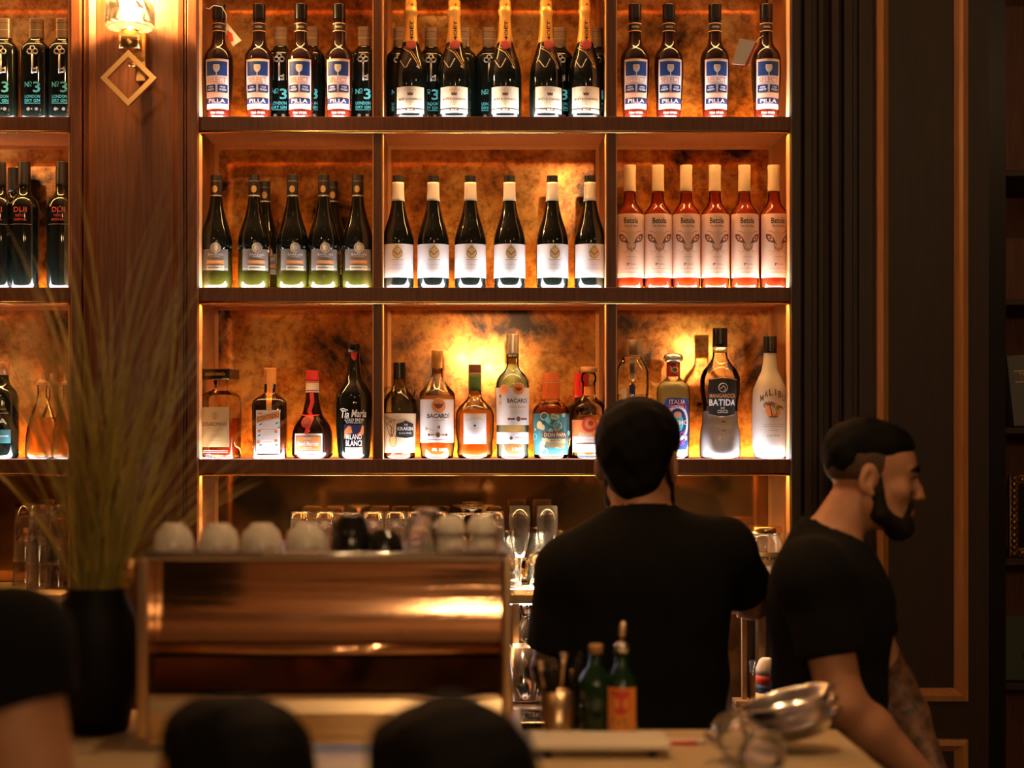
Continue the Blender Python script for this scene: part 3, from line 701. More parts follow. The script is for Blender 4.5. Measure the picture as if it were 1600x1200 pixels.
b.label(-24, 24, 17, 50, 'cream_paper', els); b.label(-24, 24, 9, 15.5, 'silver_foil', [('r', -24, 24, 11, 13, 'cream_foil'), ('r', -7, 7, 12.5, 16, 'brown_ink'), ('t', 'BRUT', 0, 14.3, 9, 2.4, 'white_paper')], name='lower_label')
for i, u in enumerate((642, 710, 789, 853, 914)):
    place(b, ['gold foiled champagne bottle, leftmost of five on the top middle shelf', 'gold foiled champagne bottle, second of five on the top middle shelf', 'gold foiled champagne bottle, middle of five on the top middle shelf', 'gold foiled champagne bottle, fourth of five on the top middle shelf', 'gold foiled champagne bottle, rightmost of five on the top middle shelf'][i], 'bottle', u, 1, 'champagne bottles on the top shelf', rot=(0, 0, 0, 12, 0)[i])

# --- dark green wine with grey label and medallion
BURG = [(0, 23.5), (6, 25), (74, 25), (90, 22), (112, 15), (134, 10.2), (150, 8.6), (178, 8.3)]
b = Bottle('wine_bottle', BURG, heel=5)
b.shell('glass', 'dark_glass', 58); b.shell('lower_glass', 'lit_olive_glass', 0, 58.2)  # one glass, its lower part coloured olive for the glow from below
b.shell('capsule', 'black_foil', 145, 178.5, .6)
b.prints('capsule_print', [('r', -10, 10, 145, 147, 'silver_foil'), ('r', -10, 10, 168, 169, 'grey_paper'), ('d', -1, 156, 4, 5.5, 'gold_ink')], None, .8)
els = [('d', 3, 63, 8, 8, 'silver_foil'), ('o', 3, 63, 6, 6, 1, 'grey_paper'), ('t', 'BARKAN', 3, 52.5, 23, 4, 'pale_ink'), ('t', 'CLASSIC', 3, 49, 15, 1.8, 'pale_ink'), ('r', -11, 16, 38, 44, 'copper_foil'), ('t', 'CHARDONNAY', 3, 41, 20, 2.6, 'cream_paper'), ('r', -11, 16, 28, 35.5, 'cream_paper'), ('r', -9, 8, 31, 33, 'grey_paper'), ('t', 'ISRAEL', 12, 32, 6, 2, 'brown_ink')]
b.label(-21, 24, 28, 61, 'grey_paper', [('r', -21, 24, 30, 31, 'cream_foil')]+els)
for i, u in enumerate((338, 397, 457, 506, 559)):
    place(b, ['dark wine bottle with grey label, leftmost of five, middle left shelf', 'dark wine bottle with grey label, second of five, middle left shelf', 'dark wine bottle with grey label, middle of five, middle left shelf', 'dark wine bottle with grey label, fourth of five, middle left shelf', 'dark wine bottle with grey label, beside the divider, middle left shelf'][i], 'bottle', u, 2, 'grey label wine bottles', rot=(0, 12, 10, 4, 2)[i])
for i, u in enumerate((414, 520)):
    place(b, ['dark wine bottle in the back row behind the second grey label bottle', 'dark wine bottle in the back row behind the fourth grey label bottle'][i], 'bottle', u, 2, 'grey label wine bottles', .105, 10)

# --- dark wine with white label
b = Bottle('wine_bottle', BURG[:-1]+[(177, 8.3)], heel=5)
b.shell('glass', 'dark_glass'); b.shell('neck_sleeve', 'white_paper', 138, 167, .9); b.shell('cap', 'black_foil', 167.3, 177.5, .5)
els = [('d', 2, 55, 6.5, 7.5, 'tan_paper'), ('o', 2, 55, 8.2, 9, 1.6, 'gold_ink'), ('l', [(-4, 58), (2, 52), (8, 58)], 1.4, 'brown_ink'), ('p', [(-2, 63), (6, 63), (2, 68)], 'gold_ink'), ('r', -7, 11, 44, 44.8, 'gold_ink'), ('t', 'DOMAINE', 2, 36.5, 15, 2, 'silver_foil'), ('t', 'GRAN & BLANC', 2, 31, 34, 3.4, 'silver_foil')]
b.label(-33, 33, 17, 69, 'white_paper', els)
for i, u in enumerate((622, 677, 735, 796, 863, 922)):
    place(b, ['white label wine bottle, leftmost of six beside the divider', 'white label wine bottle, second of six, centre shelf', 'white label wine bottle, third of six, centre shelf', 'white label wine bottle, fourth of six, centre shelf', 'white label wine bottle, fifth of six, centre shelf', 'white label wine bottle, rightmost of six beside the divider'][i], 'bottle', u, 2, 'white label wine bottles', rot=(-4, 0, 0, 0, 2, 6)[i])

# --- rose wine with cat eyes
b = Bottle('rose_wine_bottle', [(0, 21), (6, 22), (112, 22), (119, 20.5), (127, 15.5), (134, 10.8), (142, 9.2), (155, 8.8), (186, 8.6), (190, 9), (193, 8.6)], heel=4)
b.shell('glass', 'clear_wall'); b.shell('wine', 'rose_drink', 3, 152, -1.2, inner=True); b.shell('capsule', 'cream_foil', 153, 193.5, .7)
b.prints('capsule_ring', [('r', -12, 12, 153, 154, 'tan_paper'), ('r', -12, 12, 183, 183.8, 'tan_paper'), ('t', 'P', 4, 164, 3, 5, 'tan_paper')], None, .9)
els = [('t', 'Betola', 0, 105, 22, 9, 'black_ink'), ('t', 'The Cat Wine', 0, 96.5, 21, 3.4, 'brown_ink'), ('p', [(-6, 88), (6, 88), (5, 74), (8, 62), (3, 56), (-3, 56), (-8, 62), (-5, 74)], 'fawn_ink'), ('p', [(-5, 61.5), (-2, 63), (2, 63), (5, 61.5), (1.5, 57), (-1.5, 57)], 'fur_ink')]
for sg in (-1, 1):
    els += [('p', [(sg*3.5, 69), (sg*7, 77.5), (sg*12.5, 83.5), (sg*19.5, 85), (sg*19.5, 79), (sg*15.5, 73), (sg*9, 70.5)], 'brown_ink'), ('p', [(sg*8, 75), (sg*10, 78.5), (sg*13.5, 81), (sg*16.5, 80.5), (sg*14.5, 75.5), (sg*10.5, 73.5)], 'peach_paper'), ('d', sg*12.3, 77.6, 2.6, 2.8, 'salmon_ink'), ('d', sg*12.3, 77.6, 1.5, 1.7, 'brown_ink'), ('l', [(sg*5, 84), (sg*10, 88), (sg*16, 89)], 1.0, 'fur_ink'), ('l', [(sg*3, 70), (sg*4.5, 62)], 1.6, 'fur_ink'),
            ('l', [(sg*6, 73), (sg*6.5, 66), (sg*4, 60)], 1.1, 'brown_ink'), ('l', [(sg*4, 60), (sg*9, 57), (sg*15, 59)], .6, 'fur_ink'), ('l', [(sg*4, 59), (sg*9, 54.5), (sg*14, 54)], .5, 'fur_ink')]
els += [('r', -6, 6, 48, 48.8, 'fur_ink'), ('t', 'P', -4, 37, 3.5, 4, 'brown_ink'), ('t', 'PARES', 3, 37, 8, 2.6, 'fur_ink'), ('r', -18, 18, 30, 30.6, 'fur_ink')]
b.label(-30, 30, 25, 116, 'peach_paper', els); b.label(-30, 30, 17, 24.6, 'cream_paper', [], name='lower_label')
for i, u in enumerate((984, 1028, 1072, 1117, 1163, 1209)):
    place(b, ['rose wine bottle with cat eye label, leftmost of six beside the divider', 'rose wine bottle with cat eye label, second of six', 'rose wine bottle with cat eye label, third of six', 'rose wine bottle with cat eye label, fourth of six', 'rose wine bottle with cat eye label, fifth of six', 'rose wine bottle with cat eye label, rightmost of six at the shelf end'][i], 'bottle', u, 2, 'rose wine bottles', rot=(0, 0, 0, 0, 4, 8)[i])

# --- left shelving, middle row
b = Bottle('red_wine_bottle', [(0, 22), (6, 23.5), (125, 23.5), (138, 20), (148, 12), (158, 9), (198, 8.6)], heel=4)
b.shell('glass', 'dark_glass'); b.shell('capsule', 'black_foil', 160, 198.5, .7)
b.prints('lettering', [('t', 'DUI', 0, 122, 20, 8, 'red_ink'), ('t', 'NERO', 0, 113, 13, 4.5, 'red_ink'), ('t', 'RISERVA', 0, 106.5, 20, 3.5, 'red_ink'), ('r', -18, 18, 99, 99.8, 'grey_paper')])
for i, (u, bk_) in enumerate(((0, 0), (38, 0), (97, 0), (22, .09))):
    place(b, ['tall black wine bottle with red lettering cut by the left photo edge', 'tall black wine bottle with red lettering, second from left edge', 'tall black wine bottle with red lettering beside the sconce pilaster', 'tall black wine bottle in the back row at the left edge'][i], 'bottle', u, 2, 'black wine bottles left', bk_)
# --- left shelving, lower row
b = Bottle('spirit_bottle', [(0, 24), (6, 25), (90, 25), (104, 22), (116, 12), (124, 10), (150, 10)], heel=4)
b.shell('glass', 'dark_glass'); b.shell('cap', 'copper_foil', 130, 150.5, .7); b.label(-20, 20, 24, 45, 'dark_teal_ink', [('r', -12, 16, 34, 36, 'pale_ink')])
b.prints('lettering', [('t', 'BA', 3, 58, 22, 9, 'white_paper'), ('r', -12, 16, 70, 71, 'pale_ink'), ('r', -8, 12, 76, 77, 'pale_ink')])
place(b, 'dark spirit bottle with teal label at the left photo edge, lower shelf', 'bottle', 4, 3)
b = Bottle('decanter_bottle', [(0, 25), (6, 26), (30, 25), (60, 20), (80, 13), (92, 8.5), (100, 7.2), (112, 7.2), (114, 9), (120, 9), (121, 6), (134, 5)], heel=4)
b.shell('glass', 'clear_wall'); b.shell('tequila', 'amber_drink', 3, 64, -1.4, inner=True); b.shell('cork', 'cork', 114.5, 134.5, .4)
for i, (u, k) in enumerate(((66, 0), (84, .09), (106, .0))):
    place(b, ['conical clear bottle of golden spirit, left of the group behind the grass', 'conical clear bottle of golden spirit in the back row, behind the grass', 'conical clear bottle of golden spirit cut off by the sconce pilaster'][i], 'bottle', u, 3, 'conical golden bottles', k)

# --- lower middle shelf, left bay
b = Bottle('almond_liqueur_bottle', [(0, 27), (4, 28), (88, 28), (97, 26), (103, 19), (107, 11), (110, 9.5), (122, 9.5)], n=7, heel=4, segs=40)
b.shell('glass', 'clear_wall'); b.shell('liqueur', 'deep_amber_drink', 5, 63, -2.0, inner=True)
mb = MB(); mb.box(-23*PM, 23*PM, -23*PM, 23*PM, 123*PM, 139*PM, None, .003); c = mb.build('cap', 'black_plastic', b.root)
flat_print('print', [('t', 'DISARONNO', -2, 0, 32, 5, 'gold_ink')], 0, -23*PM, 131*PM, c, PM)
b.label(-23, 23, 18, 80, 'tan_paper', [('o', 0, 66, 5, 6, 1.6, 'gold_ink'), ('d', 0, 66, 2.4, 5, 'gold_ink'), ('t', 'DISARONNO', 0, 53.5, 38, 6.5, 'brown_ink'), ('t', 'ORIGINALE', 0, 47, 26, 2, 'gold_ink'), ('t', 'VELVET', 0, 43.5, 12, 2, 'gold_ink')]+lines(-12, 12, (37, 34.5), .5, 'gold_ink')+lines(-9, 9, (28,), .5, 'gold_ink')+[('r', 19.5, 20.2, 25, 47, 'gold_ink')])
b.prints('embossing', lines(-20, 20, (12, 9.5), .9, 'pale_ink'))
place(b, 'square clear bottle of amber liqueur with black cap at the shelf\'s left end', 'bottle', 345, 3, rot=-9)
b = Bottle('orange_liqueur_bottle', [(0, 26), (4, 27), (82, 27), (90, 25), (96, 18), (101, 10), (106, 8.6), (140, 8.4)], n=7, heel=4, segs=40)
b.shell('glass', 'brown_glass'); b.shell('side_glass', 'deep_amber_drink', 2, 60, .2); b.shell('cap', 'copper_foil', 116, 141, .9)
b.prints('neck_ribbon', [('r', -4, 4, 74, 118, 'copper_foil')], None, .8)
b.label(-20, 17, 8, 75, 'white_paper', [('p', [(-19, 55), (16, 63), (16, 74), (-19, 65)], 'copper_foil'), ('t', 'COINTREAU', -1.5, 64.5, 32, 7, 'brown_ink', {'rise': 7}), ('d', -13, 70, 4, 1.6, 'orange_ink')]+lines(-10, 8, (52, 49.5, 42, 39.5, 37, 30, 20), .6, 'tan_paper')+[('r', -13, 11, 45, 46, 'orange_ink'), ('t', 'LIQUEUR', -1.5, 26, 14, 2.4, 'orange_ink')]+
        [('d', x, h, 2.6, 2.6, 'orange_ink') for x, h in ((-14, 43), (10, 42), (-15, 26), (10, 28))]+[('p', [(x, h), (x+4, h+2), (x+5, h+4), (x+1, h+3)], 'dark_teal_ink') for x, h in ((-14, 51), (9, 53), (-16, 34), (12, 46), (-14, 19), (8, 19))])
place(b, 'square dark amber liqueur bottle with copper cap and white label', 'bottle', 422, 3, rot=4)
b = Bottle('cognac_liqueur_bottle', [(0, 30), (6, 32), (36, 31.5), (50, 28), (60, 22), (68, 16.5), (82, 13), (100, 10), (136, 8.6)], heel=5)
b.shell('glass', 'brown_glass'); b.shell('cap', 'red_foil', 121, 137, .8); b.shell('neck_sleeve', 'cream_paper', 103, 120.5, .8)
b.prints('sleeve_ring', [('r', -12, 12, 105, 107, 'red_ink'), ('r', -12, 12, 118, 120, 'red_ink')], None, 1.1)
b.prints('red_ribbon', [('l', [(1, 102), (3, 88), (-1, 74), (4, 62), (1, 50), (-2, 38)], 6.5, 'red_foil'), ('l', [(-15, 68), (0, 66.5), (15, 68)], 2, 'red_foil'), ('d', -3, 57, 9, 9, 'dark_red'), ('o', -3, 57, 9, 9, 1.6, 'red_foil')], None, .5)
b.label(-24, 24, 7, 39, 'white_paper', [('r', -21, 21, 12, 35.5, 'brown_ink'), ('r', -20, 20, 13, 34.5, 'copper_foil'), ('t', 'ROUGE', 0, 31.5, 12, 4, 'white_paper'), ('t', 'Grand Marnier', 0, 23.5, 36, 7, 'white_paper'), ('t', 'LIQUEUR', 0, 17, 14, 2, 'white_paper'), ('r', -14, 14, 14.5, 15.2, 'white_paper')])
place(b, 'squat dark liqueur bottle with red cap, ribbon and wax seal', 'bottle', 488, 3, rot=-8)
b = Bottle('coffee_liqueur_bottle', [(0, 24), (6, 25), (40, 27.5), (85, 29.5), (98, 28.5), (112, 22), (124, 14), (136, 10.6), (165, 8.8), (178, 8.8)], heel=4)
b.shell('glass', 'dark_glass'); b.shell('cap', 'black_plastic', 166, 178.5, 1.0)
b.prints('lettering', [('p', [(-5, 166), (6, 166), (3, 155), (0, 152), (-4, 157)], 'dark_red'), ('t', 'Tia', -15, 69, 15, 12, 'white_paper', {'slant': .15}), ('t', 'Maria', 8, 70, 24, 12, 'white_paper', {'slant': .15}), ('l', [(-24, 76), (-18, 77.5), (-10, 75)], 1.6, 'white_paper'), ('t', 'COLD BREW', 0, 60, 30, 5, 'white_paper'), ('t', 'COFFEE LIQUEUR', 0, 55.5, 26, 2.4, 'white_paper'),
    ('r', -16, 14, 36, 53, 'navy_ink'), ('p', [(-16, 30), (-15, 44), (-9, 51), (-5, 50), (-3, 40), (-10, 38)], 'orange_ink'), ('p', [(4, 37), (9, 42), (12, 52), (14.5, 50), (14, 38), (9, 35)], 'orange_ink'), ('t', 'MILANO', -1, 34, 24, 8.5, 'white_paper'), ('t', 'BLANCI', -1, 24, 24, 9, 'white_paper'), ('r', -14, 12, 5, 18, 'silver_foil')])
place(b, 'tall black coffee liqueur bottle with white script, beside the divider', 'bottle', 553, 3, rot=6)

# --- lower middle shelf, middle bay
b = Bottle('spiced_rum_bottle', [(0, 25), (5, 27), (74, 27), (86, 26), (98, 21), (106, 14), (112, 10.5), (120, 9.2), (149, 8.6)], heel=5)
b.shell('glass', 'green_wall'); b.shell('rum', 'deep_amber_drink', 4, 72, -1.6, inner=True); b.shell('cap', 'black_plastic', 124, 149.5, .8)
for sg in (-1, 1): MB().tube([(sg*(17+6.5*math.cos(a*math.pi/8))*PM, 0, (103+7.5*math.sin(a*math.pi/8))*PM) for a in range(16)], 2.0*PM, 8, None, True).build('ring_handle', 'green_wall', b.root, True)
oct_ = []
for k in range(7):
    t = k/6; oct_.append(('l', [(-11+2*math.cos(k), 34), (-14+8*math.sin(k*1.3), 42+3*k), (-16+7*math.cos(k*1.7), 52+2.2*k), (-12+9*math.sin(k*2.1), 60)], .9, 'brown_ink'))
b.label(-36, 36, 9, 70, 'cream_paper', [('d', -9, 28, 6, 10, 'tan_paper'), ('o', -9, 28, 6, 10, .8, 'brown_ink')]+oct_+[('p', [(-4, 34), (-3, 54), (5, 56), (11, 59), (17, 56), (25, 54), (26, 34), (11, 32)], 'black_ink'), ('t', 'THE', 11, 52.5, 6, 3, 'pale_ink'), ('t', 'KRAKEN', 11, 46.5, 25, 5.5, 'white_paper'), ('t', 'BLACK SPICED', 11, 39.5, 20, 2.8, 'pale_ink'), ('r', 4, 24, 24, 24.7, 'tan_paper'), ('r', 6, 24, 20, 20.7, 'tan_paper')])
place(b, 'spiced rum bottle with ring handles and cream octopus label', 'bottle', 624, 3)
def bat(cx, ch, r): return [('d', cx, ch, r, r, 'cream_paper'), ('d', cx, ch, r-1.4, r-1.4, 'orange_ink'), ('p', [(cx-.7*r, ch+.35*r), (cx-.25*r, ch+.1*r), (cx, ch+.35*r), (cx+.25*r, ch+.1*r), (cx+.7*r, ch+.35*r), (cx+.35*r, ch-.25*r), (cx, ch-.4*r), (cx-.35*r, ch-.25*r)], 'brown_ink')]
b = Bottle('gold_rum_bottle', [(0, 25.5), (5, 27), (90, 27.5), (101, 27.5), (108, 22), (118, 14), (126, 9.2), (136, 8), (168, 8)], heel=5)
b.shell('glass', 'clear_wall'); b.shell('rum', 'amber_drink', 4, 98, -1.4, inner=True); b.shell('cap', 'gold_foil', 141, 168.5, .9)
med = lambda h, x: [('d', x-14, h, 2, 2, 'brown_ink'), ('r', x-12, x-5, h-1.5, h+1.5, 'gold_ink'), ('d', x, h, 3.4, 4, 'brown_ink'), ('r', x+4, x+11, h-1.5, h+1.5, 'gold_ink'), ('d', x+13, h, 2, 2, 'brown_ink')]
b.label(-34, 34, 25, 92, 'white_paper', bat(3, 82, 12)+[('t', 'BACARDÍ', 3, 67, 36, 8.5, 'black_ink'), ('t', 'AÑEJO', 3, 59, 18, 2.6, 'gold_ink'), ('t', '4', 3, 49, 5, 6, 'brown_ink'), ('l', [(-17, 48), (-12, 46), (-5, 44)], 1.0, 'gold_ink'), ('p', [(-18, 43), (-14, 46), (-18, 50)], 'gold_ink')]+med(37, 2)+[('r', -15, 20, 29, 30, 'brown_ink')])
b.prints('embossing', [('t', 'PR 1862', 5, 14, 24, 5, 'pale_ink')], None, .3)
place(b, 'golden rum bottle with bat medallion, white label and gold cap', 'bottle', 683, 3)
b = Bottle('amber_rum_bottle', [(0, 27), (6, 28.5), (20, 27), (40, 29.5), (66, 30), (78, 26), (88, 17), (96, 10.5), (106, 9.4), (146, 9.2)], heel=6)
b.shell('glass', 'clear_wall'); b.shell('rum', 'amber_drink', 6, 76, -1.6, inner=True); b.shell('cap', 'brown_ink', 134, 146.5, .8); b.shell('neck_band', 'green_ink', 106, 131, .6)
b.prints('band_ring', [('r', -13, 13, 131, 134, 'gold_ink'), ('t', 'XO', 0, 119, 6, 6, 'dark_teal_ink')], None, .8)
b.label(-18.5, 18.5, 23, 70, 'white_paper', [('t', 'APPLETON ESTATE', 0, 58.5, 32, 4.5, 'tan_paper', {'arch': 4}), ('d', 0, 51, 1.8, 1.8, 'brown_ink'), ('r', -10, 10, 46.5, 47.2, 'tan_paper'), ('r', -6, 6, 43, 43.5, 'tan_paper')])
place(b, 'rounded amber rum bottle with green neck band and square white label', 'bottle', 742, 3)
b = Bottle('white_rum_bottle', [(0, 25), (5, 26), (108, 26), (120, 25), (130, 20), (138, 12), (144, 9.6), (165, 9), (193, 9)], heel=5)
b.shell('glass', 'green_wall'); b.shell('rum', 'clear_drink', 4, 150, -1.4, inner=True); b.shell('cap', 'silver_foil', 163, 193.5, .7); b.shell('neck_band', 'black_foil', 157, 163, .6)
b.prints('band_print', [('t', '1862 RON', 0, 160, 14, 2.6, 'pale_ink')], None, .8)
b.label(-36, 36, 52, 110, 'white_paper', bat(9, 108, 10)+bat(-14, 107, 8)[:2]+[('t', 'BACARDÍ', 8, 90.5, 34, 8.5, 'black_ink'), ('t', 'CARTA BLANCA', 8, 80, 28, 3, 'gold_ink'), ('r', -4, 18, 73.5, 74.2, 'silver_foil'), ('r', -4, 18, 70, 70.6, 'silver_foil'), ('d', -21, 97, 1.6, 2.4, 'brown_ink'), ('r', -23.5, -19, 84, 88, 'silver_foil')]+[(e[0],)+e[1:-1]+(('brown_ink',) if e[0] == 'r' else (e[-1],)) for e in med(61.5, 8)])
b.label(-36, 36, 23, 41, 'white_paper', [('p', [(-6, 32), (-3, 35.5), (0, 32), (-3, 28.5)], 'brown_ink'), ('r', 3, 16, 32, 32.8, 'silver_foil')], name='lower_label')
b.prints('embossing', [('t', '1862', 8, 15, 18, 6, 'pale_ink')], None, .3)
place(b, 'tall white rum bottle with bat medallion and silver cap', 'bottle', 801, 3)
b = Bottle('dark_rum_bottle', [(0, 27), (5, 29), (66, 29), (78, 27), (86, 20), (90, 14.5), (94, 13), (133, 12.4)], heel=5)
b.shell('glass', 'clear_wall'); b.shell('rum', 'deep_amber_drink', 6, 82, -1.6, inner=True); b.shell('capsule', 'orange_foil', 92, 133.5, .6)
b.prints('capsule_ring', [('r', -18, 18, 118, 119, 'cream_foil'), ('r', -18, 18, 122, 122.6, 'cream_foil')], None, .9)
els = []
rnd = random.Random(3)
for k in range(34):
    x = rnd.uniform(-30, 30); h = rnd.uniform(9, 68); q = rnd.uniform(2, 4.5)
    els.append((('d', x, h, q, q*1.1, rnd.choice(['teal_ink', 'dark_teal_ink', 'tan_paper', 'cream_paper'])) if k % 3 else ('o', x, h, q+2, q+2, 1.2, rnd.choice(['teal_ink', 'tan_paper', 'gold_ink']))))
els += [('d', -18, 52, 4.5, 6, 'tan_paper'), ('o', 2, 58, 8, 8, 1.8, 'teal_ink'), ('d', 2, 58, 3, 3, 'dark_teal_ink'), ('r', -13, 22, 32, 42, 'brown_ink'), ('t', 'DON PAPA', 5, 37, 31, 6, 'cream_paper'), ('r', -6, 20, 25, 30.5, 'tan_paper'), ('t', 'BAROKO', 6, 28, 16, 3.4, 'brown_ink'), ('r', -8, 18, 18, 24, 'gold_ink')]
b.label(-38, 38, 6, 70, 'dark_teal_ink', els)
place(b, 'round dark rum bottle with orange capsule and ornate teal label', 'bottle', 861, 3)
b = Bottle('peach_rum_bottle', [(0, 26), (5, 27.5), (72, 27.5), (84, 24), (92, 15), (98, 10.5), (118, 9.8), (119, 11.5), (127, 12), (134, 10)], heel=5)
b.shell('glass', 'clear_wall'); b.shell('rum', 'amber_drink', 5, 68, -1.6, inner=True)
MB().lathe([(12.5*PM, 134.2*PM), (13*PM, 136*PM), (13*PM, 142*PM), (12*PM, 143*PM)], n=24).build('cork_cap', 'cork', b.root, True)
b.prints('neck_seal', [('r', -9, 9, 98, 112, 'orange_ink'), ('d', 0, 105, 4, 4, 'salmon_ink')])
b.label(-36, 36, 34, 60, 'orange_ink', [('t', 'Rhum', -8, 37.5, 20, 7, 'cream_paper', {'slant': .3})]); b.label(-36, 36, 10, 34, 'white_paper', [('r', -24, 16, 22.5, 25, 'brown_ink'), ('t', 'ARTISAN', -2, 29, 18, 3, 'silver_foil')], name='lower_label')
b.prints('red_disc', [('t', 'PLANTATION', -1, 68, 34, 6, 'brown_ink', {'arch': 5}), ('d', -1, 53, 12, 12, 'red_ink'), ('d', 0, 54, 8, 8, 'orange_ink'), ('d', 1, 55, 4, 4, 'red_ink')], None, .7)
place(b, 'clear rum bottle with cork stopper and red disc on orange label', 'bottle', 920, 3)
b2 = Bottle('spirit_bottle', [(0, 24), (80, 24), (92, 12), (100, 11), (134, 10.5)], heel=4)
b2.shell('glass', 'brown_glass'); b2.shell('capsule', 'red_foil', 96, 134.5, .6)
place(b2, 'red capped dark bottle standing behind the cork stopped rum bottle', 'bottle', 909, 3, back=.09)

# --- lower middle shelf, right bay
b = Bottle('elderflower_liqueur_bottle', [(0, 21), (6, 22), (60, 23), (118, 26.5), (134, 26), (146, 22), (155, 16.5), (159, 15), (162, 17), (184, 17)], heel=4, segs=64, flutes=8)
b.shell('glass', 'clear_wall'); b.shell('liqueur', 'pale_drink', 4, 100, -1.8, inner=True); b.shell('stopper', 'bronze_foil', 160, 184.5, .6)
b.prints('neck_label', [('r', -3.5, 3.5, 128, 156, 'black_foil'), ('o', 0, 126, 5, 5, .8, 'pale_ink')], None, .8)
b.label(-4.5, 4.5, 18, 112, 'navy_ink', [('p', [(-5, 112), (0, 118), (5, 112), (4, 106), (-4, 106)], 'navy_ink'), ('t', 'ST·GERMAIN', 0, 70, 60, 6, 'white_paper', {'rot': -1})])
b.prints('green_print', [('r', -18, -9, 60, 108, 'cream_paper')])
place(b, 'fluted clear liqueur bottle with grey stopper behind the bartender\'s head', 'bottle', 988, 3, rot=-6)
b = Bottle('bergamot_liqueur_bottle', [(0, 25), (5, 26), (100, 26), (112, 24.5), (120, 18), (126, 11), (129, 10), (150, 10)], heel=5)
b.shell('glass', 'clear_wall'); b.shell('liqueur', 'yellow_drink', 4, 120, -1.4, inner=True); b.shell('neck_label', 'dark_red', 128, 149, .5)
b.prints('seal', [('d', 0, 138, 5, 4.5, 'green_ink'), ('o', 0, 138, 5, 4.5, 1, 'cream_paper')], None, .8)
MB().lathe([(10*PM, 150.2*PM), (15*PM, 153*PM), (15.5*PM, 158*PM), (13*PM, 162.5*PM), (7*PM, 164.5*PM)], n=24).build('stopper', 'silver_foil', b.root, True)
cb = lambda x, h: (x*(1-.28*max(0, abs(h-55)-28)/11), h)
b.label(-23, 23, 14, 94, 'blue_ink', [('o', 0, 55, 21, 28, 5, 'white_paper'), ('d', 0, 55, 10, 14, 'teal_ink'), ('t', 'ITALIA', 0, 88, 26, 7, 'peach_paper'), ('t', 'DEL SOLE', 0, 78, 32, 7, 'pink_ink', {'arch': 5}), ('t', 'LIMO', 6, 56, 26, 8, 'white_paper'), ('d', 0, 68, 6, 5, 'salmon_ink'), ('t', 'BIANCO', 0, 42, 28, 7, 'pink_ink', {'arch': -5}), ('t', 'ROSOLIO', 0, 26, 24, 7, 'pink_ink', {'arch': -3}), ('d', -14, 32, 3, 4, 'salmon_ink'), ('d', 14, 32, 3, 4, 'salmon_ink')], shape=cb)
place(b, 'pale yellow liqueur bottle with silver stopper and blue pink label', 'bottle', 1052, 3, rot=8)
b = Bottle('coconut_liqueur_bottle', [(0, 31), (6, 32), (40, 31), (60, 27.5), (80, 27), (110, 31), (122, 31), (136, 27), (150, 16), (160, 11.5), (168, 11), (203, 10.6)], heel=5)
b.shell('glass', 'clear_wall'); b.shell('liqueur', 'coconut_white', 2, 74, -.8, inner=True)
b.shell('cap', 'black_plastic', 174, 203.5, .8); b.shell('neck_band', 'silver_foil', 166, 173.5, .6)
sh = lambda x, h: (x*(1-.10*abs(h-97)/30), h-(.16*(abs(x)-8) if h < 80 and abs(x) > 8 else 0)*-1)
b.label(-25, 25, 66, 124, 'black_ink', [('o', 0, 110, 7.5, 7.5, 1.6, 'silver_foil'), ('l', [(-4, 108), (1, 113), (4, 108), (1, 105)], 1.6, 'cream_paper'), ('t', 'MANGAROCA', 0, 97.5, 42, 6.5, 'copper_foil'), ('t', 'BATIDA', 0, 87, 43, 10, 'white_paper'), ('t', 'DE', 0, 78.5, 6, 3.4, 'white_paper'), ('t', 'COCO', 0, 73, 16, 5, 'white_paper'), ('l', [(-22, 69), (0, 64), (22, 69)], 1, 'silver_foil'), ('l', [(-24, 122), (0, 126), (24, 122)], 1, 'silver_foil')], shape=sh)
b.prints('lettering', [('t', 'COCONUT LIQUEUR', 1, 52, 28, 2.6, 'tan_paper'), ('t', 'WITH MILK', 1, 48, 24, 2.6, 'tan_paper'), ('p', [(-3, 56.5), (1, 59), (5, 56.5)], 'brown_ink'), ('p', [(-3, 44), (1, 42), (5, 44)], 'brown_ink'), ('l', [(-7, 34), (0, 38), (9, 37)], .8, 'tan_paper'), ('d', 16, 31, 1.6, 1.6, 'brown_ink')])
place(b, 'waisted coconut liqueur bottle with black shield label and white lower half', 'bottle', 1125, 3)
b = Bottle('white_coconut_bottle', [(0, 26), (8, 28), (80, 27.5), (104, 26.5), (122, 20), (140, 12.5), (163, 10), (190, 9.6)], heel=8)
b.shell('glass', 'frosted_white'); b.shell('cap', 'black_plastic', 164, 190.5, .8)
mal = []
for i, ch in enumerate('MALIBU'):
    x = -17.5+7*i; mal.append(('t', ch, x, 103-.030*x*x, 5.6 if ch != 'I' else 1.8, 10, 'brown_ink', {'rise': -.06*x}))
palm = [('d', 0, 75, 12, 12, 'orange_ink'), ('d', 3, 77, 8, 8, 'tan_paper'), ('l', [(-2, 65), (-3, 74), (-6, 84)], 1.6, 'brown_ink'), ('l', [(3, 65), (5, 72), (9, 79)], 1.3, 'brown_ink'), ('p', [(-9, 64), (9, 64), (4, 66), (-4, 66)], 'brown_ink')]
for cx, ch, sc_ in ((-6, 84, 1.0), (9, 79, .75)):
    for a in (10, 50, 95, 140, 175, 210, -30):
        a = math.radians(a); palm.append(('l', [(cx, ch), (cx+5*sc_*math.cos(a), ch+4*sc_*math.sin(a)+1), (cx+9*sc_*math.cos(a), ch+5.5*sc_*math.sin(a)-2)], 1.7*sc_, 'brown_ink'))
